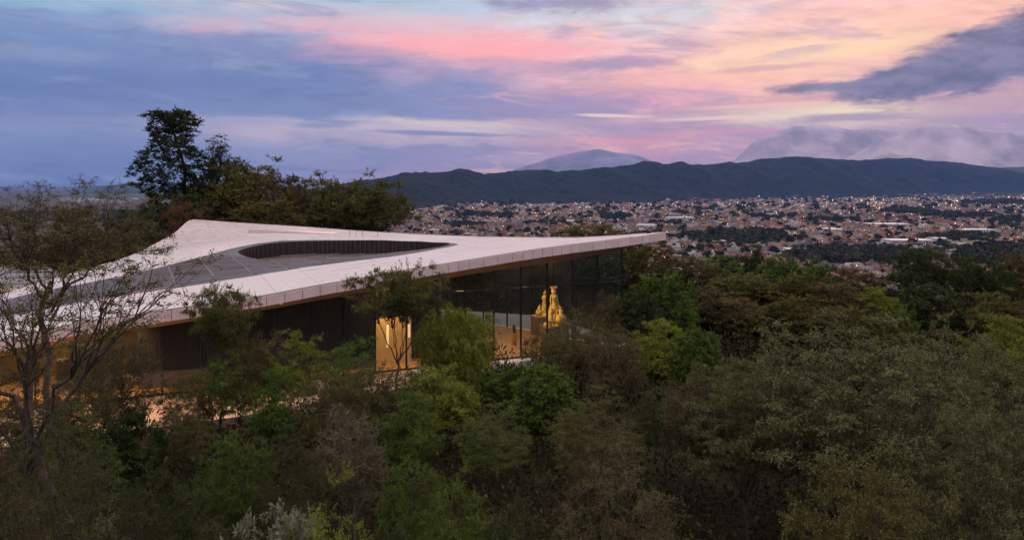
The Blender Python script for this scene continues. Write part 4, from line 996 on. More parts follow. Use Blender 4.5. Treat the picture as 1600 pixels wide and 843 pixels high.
    big_building(1444, 350, 9, 9, (.6, .54, .48), 'narrow cream office block right of the long factory', 'office block', 25, 5, 4)
    big_building(1520, 357, 60, 4, (.6, .6, .6), 'long pale shed at the far right of the town', nf=1, ncol=12, dep=50)
    big_building(1468, 372, 26, 6, (.52, .40, .28), 'tan hall right of the long white warehouse', nf=2, ncol=6, dep=30)
    big_building(1062, 340, 40, 4, (.6, .58, .6), 'long white market hall above and right of the roof tip', nf=1, ncol=10, dep=60)
    big_building(898, 344, 34, 4, (.56, .46, .42), 'long pink market hall left of the tower', nf=1, ncol=10, dep=50)
town()

# far-off trees of the valley: parks and field hedges
def valley_trees():
    rs = np.random.RandomState(9); pts = []
    areas = [(1150, 372, 95, 12, 300), (1330, 399, 90, 11, 300), (1560, 400, 70, 15, 260), (960, 340, 25, 4, 60), (1420, 331, 38, 4, 110), (1500, 338, 60, 4, 120), (1580, 347, 40, 7, 120), (1210, 340, 40, 3, 70), (1300, 345, 45, 3, 90), (1500, 372, 60, 5, 160), (720, 352, 40, 3, 70), (850, 350, 30, 2.5, 50), (1040, 349, 25, 3, 40), (1010, 372, 40, 5, 90), (1560, 316, 60, 4, 90), (760, 337, 50, 3, 70)]
    for pu, pv, wu, wv, n in areas:
        a = rs.uniform(0, 2 * np.pi, n); r = np.sqrt(rs.rand(n)); u = pu + np.cos(a) * r * wu; v = pv + np.sin(a) * r * wv + 1
        Y = 100 * F / (v - HV); pts.append(np.stack([(u - 800) / F * Y, Y], -1))
    n = 1500; v = 303 + 110 * rs.rand(n) ** 1.3; u = rs.uniform(560, 1650, n); Y = 100 * F / (v - HV); pts.append(np.stack([(u - 800) / F * Y, Y], -1))
    n = 700; u = rs.uniform(-60, 420, n); v = rs.uniform(309, 345, n); Y = 100 * F / (v - HV); pts.append(np.stack([(u - 800) / F * Y, Y], -1))
    P = np.concatenate(pts); z, t, u = far_ground(P[:, 0], P[:, 1]); k = t < .1; P, z = P[k], z[k]; n = len(P)
    # each crown: a cluster of small random faces over a domed volume
    ny = 34; D = rs.normal(size=(n, ny, 3)); D /= np.linalg.norm(D, axis=-1, keepdims=True); D[..., 2] = np.abs(D[..., 2]) * 1.15 - .25
    R = rs.uniform(4.5, 8.5, n) * np.clip(P[:, 1] / 2200, .9, 1.6); C = D * (R[:, None, None] * rs.uniform(.55, 1.05, (n, ny, 1))) * np.array([1, 1, .85]); C[..., 2] += R[:, None] * .75
    C += np.stack([P[:, 0], P[:, 1], z], -1)[:, None]
    a = rs.normal(size=(n, ny, 3)); b = rs.normal(size=(n, ny, 3)); s = (R * .36)[:, None, None]
    a = a / np.linalg.norm(a, axis=-1, keepdims=True) * s; b = b / np.linalg.norm(b, axis=-1, keepdims=True) * s
    Q = np.stack([C - a - b, C + a - b, C + a + b, C - a + b], 2).reshape(-1, 3)
    tone = rs.uniform(.5, 1.2, (n, 1, 1, 1)) * rs.uniform(.8, 1.2, (n, ny, 1, 1)); hue = rs.rand(n, 1, 1, 1)
    col = (np.array([.035, .055, .025]) * (1 - hue) + np.array([.07, .055, .035]) * hue) * tone * np.ones((1, 1, 4, 1))
    m = bpy.data.materials.new('far_foliage'); m.use_nodes = True; t2 = m.node_tree; bb = t2.nodes['Principled BSDF']; bb.inputs['Roughness'].default_value = 1; bb.inputs['Specular IOR Level'].default_value = 0
    at_ = t2.nodes.new('ShaderNodeAttribute'); at_.attribute_name = 'tint'; t2.links.new(at_.outputs['Color'], bb.inputs['Base Color'])
    o = link('valley_trees', mesh_np('valley_trees', Q, np.arange(len(Q)).reshape(-1, 4), col.reshape(-1, 3)), None, m); tag(o, kind='stuff')
valley_trees()
# far town on the plain at the left
def far_left_town():
    rs = np.random.RandomState(3); n = 70; u = rs.uniform(90, 215, n); v = 311 + rs.rand(n) ** 2 * 7; Y = 100 * F / (v - HV); x = (u - 800) / F * Y; z = ground(x, Y)
    w = rs.uniform(10, 34, n); B = BOXV[None] * np.stack([w, w * .6, rs.uniform(5, 11, n)], -1)[:, None] + np.stack([x, Y, z], -1)[:, None]
    C_ = np.array([(.4, .4, .4)]) * rs.uniform(.4, 1.2, (n, 1))
    o = link('far_town', mesh_np('far_town', B.reshape(-1, 3), (BOXF[None] + np.arange(n)[:, None, None] * 8).reshape(-1, 4), np.repeat(C_[:, None], 8, 1).reshape(-1, 3)), None, bpy.data.materials['town_render']); tag(o, kind='stuff')
far_left_town()


# ------------------------------------------------------------------ trees
def foliage_mat(name, a, b, trans=.24, gloss=.45):
    m = bpy.data.materials.new(name); m.use_nodes = True; t = m.node_tree; t.nodes.clear(); h = G_(t)
    at_ = t.nodes.new('ShaderNodeAttribute'); at_.attribute_name = 'tint'; s_ = t.nodes.new('ShaderNodeSeparateColor'); t.links.new(at_.outputs['Color'], s_.inputs[0])
    oi = t.nodes.new('ShaderNodeObjectInfo')
    c = h.mix(s_.outputs[0], (*a, 1), (*b, 1)); c = h.mix(h.m('MULTIPLY', oi.outputs['Random'], .3), c, (*[(x + y) * .5 * k for x, y, k in zip(a, b, (1.25, .9, .6))], 1))
    v = t.nodes.new('ShaderNodeVectorMath'); v.operation = 'SCALE'; t.links.new(c, v.inputs[0]); t.links.new(h.mr(s_.outputs[1], 0, 1, .6, 1.4, False), v.inputs[3])
    d = t.nodes.new('ShaderNodeBsdfDiffuse'); tr = t.nodes.new('ShaderNodeBsdfTranslucent'); gl = t.nodes.new('ShaderNodeBsdfGlossy'); gl.inputs['Roughness'].default_value = gloss; gl.inputs[0].default_value = (.5, .5, .5, 1)
    t.links.new(v.outputs[0], d.inputs[0]); t.links.new(v.outputs[0], tr.inputs[0])
    m1 = t.nodes.new('ShaderNodeMixShader'); m1.inputs[0].default_value = trans; t.links.new(d.outputs[0], m1.inputs[1]); t.links.new(tr.outputs[0], m1.inputs[2])
    m2 = t.nodes.new('ShaderNodeMixShader'); m2.inputs[0].default_value = .03; t.links.new(m1.outputs[0], m2.inputs[1]); t.links.new(gl.outputs[0], m2.inputs[2])
    o = t.nodes.new('ShaderNodeOutputMaterial'); t.links.new(m2.outputs[0], o.inputs[0]); return m
FM = {
 'olive': foliage_mat('olive_leaf', (.062, .066, .014), (.120, .112, .028)),
 'brown': foliage_mat('brown_leaf', (.068, .060, .022), (.118, .098, .040)),
 'rust': foliage_mat('rust_leaf', (.110, .058, .026), (.17, .09, .042)),
 'green': foliage_mat('green_leaf', (.042, .084, .010), (.098, .150, .018)),
 'dark': foliage_mat('dark_leaf', (.022, .038, .009), (.050, .068, .016)),
 'yellow': foliage_mat('yellow_green_leaf', (.090, .128, .012), (.190, .215, .024)),
 'grey': foliage_mat('grey_olive_leaf', (.070, .080, .030), (.142, .144, .060)),
 'silver': foliage_mat('silver_leaf', (.15, .15, .10), (.25, .25, .17)),
}
M_BARK = mat('bark', (.085, .062, .048), .9, spec=.1, var=(3, .4), bump=(6, .7)); M_BARKP = mat('pale_bark', (.22, .185, .165), .85, spec=.1, var=(3, .35)); M_BARKD = mat('dark_bark', (.035, .028, .024), .9, spec=.1, var=(3, .4))
class Tubes:
    def __init__(s): s.V = []; s.Q = []; s.n = 0
    def tube(s, P, r0, r1, k=5):
        P = np.asarray(P, float); n = len(P); T = np.gradient(P, axis=0); T /= np.linalg.norm(T, axis=1, keepdims=True) + 1e-9
        up = np.array([.13, .21, .97]) if abs(T[0][2]) < .9 else np.array([1., .1, 0]); A_ = np.cross(T, up); A_ /= np.linalg.norm(A_, axis=1, keepdims=True) + 1e-9; B_ = np.cross(T, A_)
        r = np.linspace(r0, r1, n)[:, None, None]; a = np.arange(k) * 2 * np.pi / k
        V = P[:, None] + r * (np.cos(a)[None, :, None] * A_[:, None] + np.sin(a)[None, :, None] * B_[:, None])
        i, j = np.meshgrid(np.arange(n - 1), np.arange(k), indexing='ij'); j2 = (j + 1) % k
        s.Q.append((np.stack([i * k + j, i * k + j2, (i + 1) * k + j2, (i + 1) * k + j], -1).reshape(-1, 4)) + s.n); s.V.append(V.reshape(-1, 3)); s.n += n * k
def cluster(P, k, rs):
    C = P[rs.choice(len(P), k, replace=False)]
    for _ in range(4):
        L = np.argmin(((P[:, None] - C[None]) ** 2).sum(-1), 1)
        for i in range(k):
            if (L == i).any(): C[i] = P[L == i].mean(0)
    return L, C
def bez(a, b, lift, rs, n=6, jit=.03):
    a = np.asarray(a, float); b = np.asarray(b, float); d = b - a; L = np.linalg.norm(d); m = a + d * .5 + np.array([0, 0, lift * L]) + rs.normal(size=3) * L * .07
    t = np.linspace(0, 1, n)[:, None]; P = (1 - t) ** 2 * a + 2 * t * (1 - t) * m + t * t * b
    P[1:-1] += rs.normal(size=(n - 2, 3)) * L * jit; return P
def leaves(bases, dirs, L, W, rs, tone, droop=0.0):
    n = len(bases); d = dirs + rs.normal(size=(n, 3)) * .55; d[:, 2] -= droop; d /= np.linalg.norm(d, axis=1, keepdims=True) + 1e-9
    nn = rs.normal(size=(n, 3)) * .7 + np.array([0, 0, 1.1]); s = np.cross(d, nn); s /= np.linalg.norm(s, axis=1, keepdims=True) + 1e-9
    l = (L * rs.uniform(.6, 1.35, n))[:, None]; w = (W * rs.uniform(.6, 1.3, n))[:, None] * .5
    Q = np.stack([bases, bases + d * l * .45 + s * w, bases + d * l, bases + d * l * .45 - s * w], 1)
    return Q.reshape(-1, 3)
def gen_tree(seed, H, R, th, top_flat=1.0, thick=.45, ntips=330, lpt=110, leaf=(.13, .06), cl=.75, clz=.6, droop=0.0, lobes=10, r0=.2, lift=.16, shell=.33, conifer=False, twigs=0, lean=(0, 0), tips=None, kk=(6, 6), hang=0.0, sprig=7):
    """a tree in metres: returns wood mesh and leaf mesh. Crown: an ellipsoid of radius R and half-height thick*H,
    made uneven by lobes; limbs, sub-branches and twigs carry sprays of separate leaves."""
    rs = np.random.RandomState(seed); Rz = thick * H; cz = H - Rz
    if tips is None:
        n = ntips * 3; D = rs.normal(size=(n, 3)); D /= np.linalg.norm(D, axis=1, keepdims=True)
        Lb = rs.normal(size=(lobes, 3)); Lb[:, 2] = np.abs(Lb[:, 2]) * .8 - .25; Lb /= np.linalg.norm(Lb, axis=1, keepdims=True)
        am = rs.uniform(.55, 1.0, lobes); g_ = (np.clip(D @ Lb.T, 0, 1) ** 5 * am).max(1); rad = .52 + .50 * g_
        r = rs.rand(n) ** shell * rad; P = D * r[:, None]
        P[:, 2] = np.where(P[:, 2] < 0, P[:, 2] * .8, P[:, 2] * top_flat); keep = P[:, 2] > -.62
        P = P[keep][:ntips]; P[:, :2] *= .92 / np.percentile(np.linalg.norm(P[:, :2], axis=1), 97); P[:, 2] *= 1 / P[:, 2].max(); P = P * np.array([R, R, Rz - .3 * cl * clz]) + np.array([lean[0], lean[1], cz])
    else: P = tips
    tb = Tubes(); F0 = np.array([lean[0] * .35, lean[1] * .35, th]); base = np.array([0, 0, -.8])
    if conifer:
        F0 = np.array([lean[0], lean[1], H * .93])
    tr = bez(base, F0, 0, rs, 9, .008 if conifer else .022); tr[0] = base; tb.tube(tr, r0 * 1.25, r0 * (.2 if conifer else .7), 8)
    k1 = kk[0] if not conifer else 24; L1, C1 = cluster(P, min(k1, len(P)), rs)
    for i in range(len(C1)):
        Pi = P[L1 == i]
        if len(Pi) == 0: continue
        if conifer:
            hz = np.linalg.norm(C1[i][:2] - F0[:2]); zz = np.clip(C1[i][2] - hz * .15, th, H * .92); q = zz / F0[2]; A0 = np.array([F0[0] * q, F0[1] * q, zz])
        else: A0 = F0 - np.array([0, 0, rs.uniform(0, .12) * th])
        N1 = A0 + (C1[i] - A0) * .55; rl = r0 * (.16 if conifer else rs.uniform(.38, .55)); tb.tube(bez(A0, N1, -lift if not conifer else .05, rs, 7), rl, rl * .6, 6)
        k2 = max(1, min(kk[1], len(Pi) // 3)); L2, C2 = cluster(Pi, k2, rs)
        for j in range(k2):
            Pj = Pi[L2 == j]
            if len(Pj) == 0: continue
            N2 = N1 + (C2[j] - N1) * .6; tb.tube(bez(N1, N2, -lift * .6, rs, 5), rl * .58, rl * .3, 4)
            for p in Pj: tb.tube(bez(N2, p, -lift * .5, rs, 4), max(rl * .25, .012), .008, 3)
    # sprays of leaves on fine twiglets around each tip
    n = len(P); out = P - np.array([lean[0], lean[1], cz - Rz * .5]); out /= np.linalg.norm(out, axis=1, keepdims=True) + 1e-9
    T = rs.normal(size=(n, sprig, 3)); T /= np.linalg.norm(T, axis=-1, keepdims=True); T = T + out[:, None] * .55; T[..., 2] = T[..., 2] * clz - droop * .4
    T /= np.linalg.norm(T, axis=-1, keepdims=True) + 1e-9; TL = cl * rs.uniform(.5, 1.25, (n, sprig))
    per = max(1, lpt // sprig); u = rs.uniform(.12, 1, (n, sprig, per)); B = P[:, None, None] + T[:, :, None] * (TL[..., None] * u)[..., None]
    B[..., 2] -= hang * (u ** 1.5) * TL[..., None] * (1 if hang else 0)
    B = B + rs.normal(size=B.shape) * cl * .07; Dv = np.broadcast_to(T[:, :, None], B.shape).reshape(-1, 3).copy()
    if hang: Dv[:, 2] -= 1.2
    B = B.reshape(-1, 3); Q = leaves(B, Dv, leaf[0], leaf[1], rs, None, droop)
    hue = np.clip(rs.rand(n, 1) * .7 + rs.rand(n, sprig * per) * .3, 0, 1).ravel(); val = np.clip(rs.rand(n, 1) * .5 + rs.rand(n, sprig * per) * .5, 0, 1).ravel()
    col = np.stack([hue, val, hue * 0], -1); col = np.repeat(col[:, None], 4, 1).reshape(-1, 3)
    # fine twiglets as slim ribbons
    if twigs:
        E1 = P[:, None] + T * TL[..., None]; E1[..., 2] -= hang * TL; E1 = E1.reshape(-1, 3); S0 = np.repeat(P, sprig, 0); sd = np.cross(E1 - S0, rs.normal(size=E1.shape)); sd = sd / (np.linalg.norm(sd, axis=1, keepdims=True) + 1e-9) * .009 * twigs
        R4 = np.stack([S0 - sd, S0 + sd, E1 + sd * .4, E1 - sd * .4], 1).reshape(-1, 3); tb.V.append(R4); tb.Q.append(np.arange(len(R4)).reshape(-1, 4) + tb.n); tb.n += len(R4)
    wood = mesh_np('trunk', np.concatenate(tb.V), np.concatenate(tb.Q), smooth=True)
    crown = mesh_np('crown', Q, np.arange(len(Q)).reshape(-1, 4), col)
    return wood, crown
VAR = {}
def variant(key, H, R, **kw):
    w, c = gen_tree(hash_(key), H, R, **kw); VAR[key] = (w, c, H, R); return
def hash_(k): return sum(ord(ch) * (i + 3) for i, ch in enumerate(k)) % 9973
variant('umbrellaA', 11, 6.0, th=4.2, thick=.21, ntips=250, lpt=182, leaf=(.17, .08), cl=.95, clz=.22, shell=.45, r0=.16, lift=.20, twigs=1)
variant('umbrellaB', 12, 7.0, th=4.0, thick=.34, ntips=380, lpt=168, leaf=(.24, .12), cl=1.1, clz=.28, shell=.42, r0=.2, lift=.2, twigs=1, lobes=14)
variant('roundA', 12, 5.5, th=2.6, thick=.43, ntips=300, lpt=168, leaf=(.25, .14), cl=.95, clz=.32, twigs=1, lobes=16)
variant('roundB', 13, 6.0, th=3.0, thick=.42, ntips=320, lpt=168, leaf=(.25, .13), cl=1.0, clz=.30, lobes=22, twigs=1)
variant('bareA', 10, 5.0, th=2.0, thick=.42, ntips=300, lpt=100, leaf=(.14, .07), cl=.9, clz=.45, r0=.13, twigs=1.8, sprig=10, lobes=14)
variant('bareB', 9, 4.5, th=1.8, thick=.43, ntips=300, lpt=130, leaf=(.13, .065), cl=.85, clz=.4, r0=.12, twigs=1.6, sprig=10, lobes=16)
variant('leafyA', 9, 4.2, th=1.8, thick=.45, ntips=240, lpt=168, leaf=(.22, .13), cl=.8, clz=.35, r0=.13, lobes=18)
variant('leafyB', 8, 4.0, th=1.6, thick=.45, ntips=240, lpt=168, leaf=(.19, .11), cl=.75, clz=.3, r0=.12, lobes=20)
variant('fernyA', 9, 4.6, th=2.0, thick=.43, ntips=230, lpt=182, leaf=(.19, .08), cl=1.1, clz=.18, droop=.25, r0=.13, lobes=18)
variant('fernyS', 9, 4.6, th=3.0, thick=.36, ntips=130, lpt=126, leaf=(.18, .08), cl=.95, clz=.18, droop=.2, r0=.11, lobes=12)
variant('pepper', 8, 4.2, th=1.9, thick=.44, ntips=300, lpt=182, leaf=(.20, .06), cl=1.05, clz=.5, droop=.9, hang=.9, r0=.16, lobes=16)
variant('bigA', 17, 8.5, th=4.0, thick=.44, ntips=500, lpt=189, leaf=(.19, .08), cl=1.15, clz=.26, droop=.2, r0=.32, lobes=34, twigs=1.5, kk=(8, 9))
variant('bigB', 16, 8.0, th=3.6, thick=.45, ntips=420, lpt=189, leaf=(.19, .08), cl=1.1, clz=.26, droop=.15, r0=.3, lobes=30, twigs=1.5, kk=(8, 9))
variant('lowA', 13, 5.2, th=3.0, thick=.44, ntips=330, lpt=168, leaf=(.135, .065), cl=.85, clz=.34, r0=.14, lobes=22, twigs=1)
variant('lowB', 13, 5.0, th=3.0, thick=.45, ntips=320, lpt=140, leaf=(.12, .05), cl=.95, clz=.24, droop=.15, r0=.14, lobes=20, twigs=1.6)
# the near trees on the left: long leaning limbs, thin leaves below, denser on top
def near_tips():
    rs = np.random.RandomState(31); n = 900; px = rs.uniform(-150, 285, n); v = rs.uniform(385, 590, n)
    top = np.interp(px, [-150, 0, 120, 240, 285], [430, 418, 405, 398, 425]); bot = np.interp(px, [-150, 100, 200, 285], [590, 585, 520, 470])
    k = (v > top) & (v < bot) & (rs.rand(n) < np.interp(px, [0, 285], [.55, .8])); px, v = px[k][:190], v[k][:190]; m = len(px)
    return np.stack([px * .0191, rs.normal(size=m) * 1.6, CAMZ - (v - HV) * .0191 + 8.0], -1)
variant('nearA', 19.6, 6.4, th=14.6, thick=.14, lpt=91, leaf=(.085, .042), cl=.55, clz=.35, r0=.17, lift=-.10, twigs=1.0, lean=(2.2, 0), kk=(7, 6), tips=near_tips())
variant('nearB', 22.5, 5.4, th=17.2, thick=.14, ntips=400, lpt=98, leaf=(.10, .05), cl=.65, clz=.32, shell=.38, r0=.17, lift=.10, twigs=1.0, lean=(.5, 0), kk=(6, 7), lobes=18)
# tall conifer with separate bunches of foliage
def conifer_tips(rs, n, H, wid):
    z = rs.uniform(.22, 1.0, n) ** .9; z = .22 + (z - .22); a = rs.uniform(0, 2 * np.pi, n)
    prof = np.interp(z, [.2, .3, .42, .5, .58, .68, .8, .9, .97, 1.0], [.9, .8, 1.0, .75, .8, .62, .64, .5, .42, .25])
    prof *= 1 + .35 * np.sin(z * 21 + 1.5 * np.sin(a)) ; r = wid * prof * np.sqrt(rs.uniform(.12, 1, n))
    return np.stack([r * np.cos(a), r * np.sin(a), z * H], -1)
variant('conifer', 27, 4.9, th=5, thick=.5, lpt=98, leaf=(.25, .11), cl=.55, clz=.6, conifer=True, r0=.36, tips=conifer_tips(np.random.RandomState(4), 640, 27, 4.9), kk=(24, 7), sprig=7)
rs_ = np.random.RandomState(8); _d = rs_.normal(size=(70, 3)); _d /= np.linalg.norm(_d, axis=1, keepdims=True); _tp = _d * rs_.rand(70, 1) ** .5 * np.array([2.0, 2.0, 2.6]) + np.array([.6, 0, 21.5])
_tp = np.concatenate([_tp, rs_.normal(size=(45, 3)) * np.array([1.3, 1.0, 1.2]) + np.array([-.6, 0, 16.5]), rs_.normal(size=(24, 3)) * np.array([.6, .6, .6]) + np.array([2.9, 0, 19.6])])
variant('slender', 24, 3.0, th=9, thick=.5, lpt=56, leaf=(.20, .09), cl=.55, clz=.4, r0=.2, tips=_tp, kk=(5, 4), lean=(.6, 0), sprig=7)

def tree(kind, px, vtop, Y, hw, fol, label, bark='bark', rot=None, group=None, cat='tree', name='tree', unit=False):
    w, c, H, R = VAR[kind]; x = (px - 800) / F * Y; zg = float(ground(x, Y)); zt = CAMZ - (vtop - HV) / F * Y
    sx = hw * Y / F / R * 1.06; sz = max(.35, (zt - zg) / H)
    if sz > 1.7 * sx or sz < .5 * sx: print('STRETCH', kind, px, vtop, Y, round(sz / sx, 2))
    if sz > 1.6 * sx: sx = sx * (sz / sx / 1.6) ** .5
    if unit: sx = sz = 1.0; zg = -8.0
    e = empty(name, (x, Y, zg), R_.uniform(0, 6.28) if rot is None else rot); e.scale = (sx, sx, sz)
    for nm, me, m in (('trunk', w, MATS[bark]), ('crown', c, FM[fol])):
        if not me.materials: me.materials.append(m)
        o = bpy.data.objects.new(nm, me); COL.objects.link(o); o.parent = e; o.material_slots[0].link = 'OBJECT'; o.material_slots[0].material = m
    tag(e, label, cat, group); return e
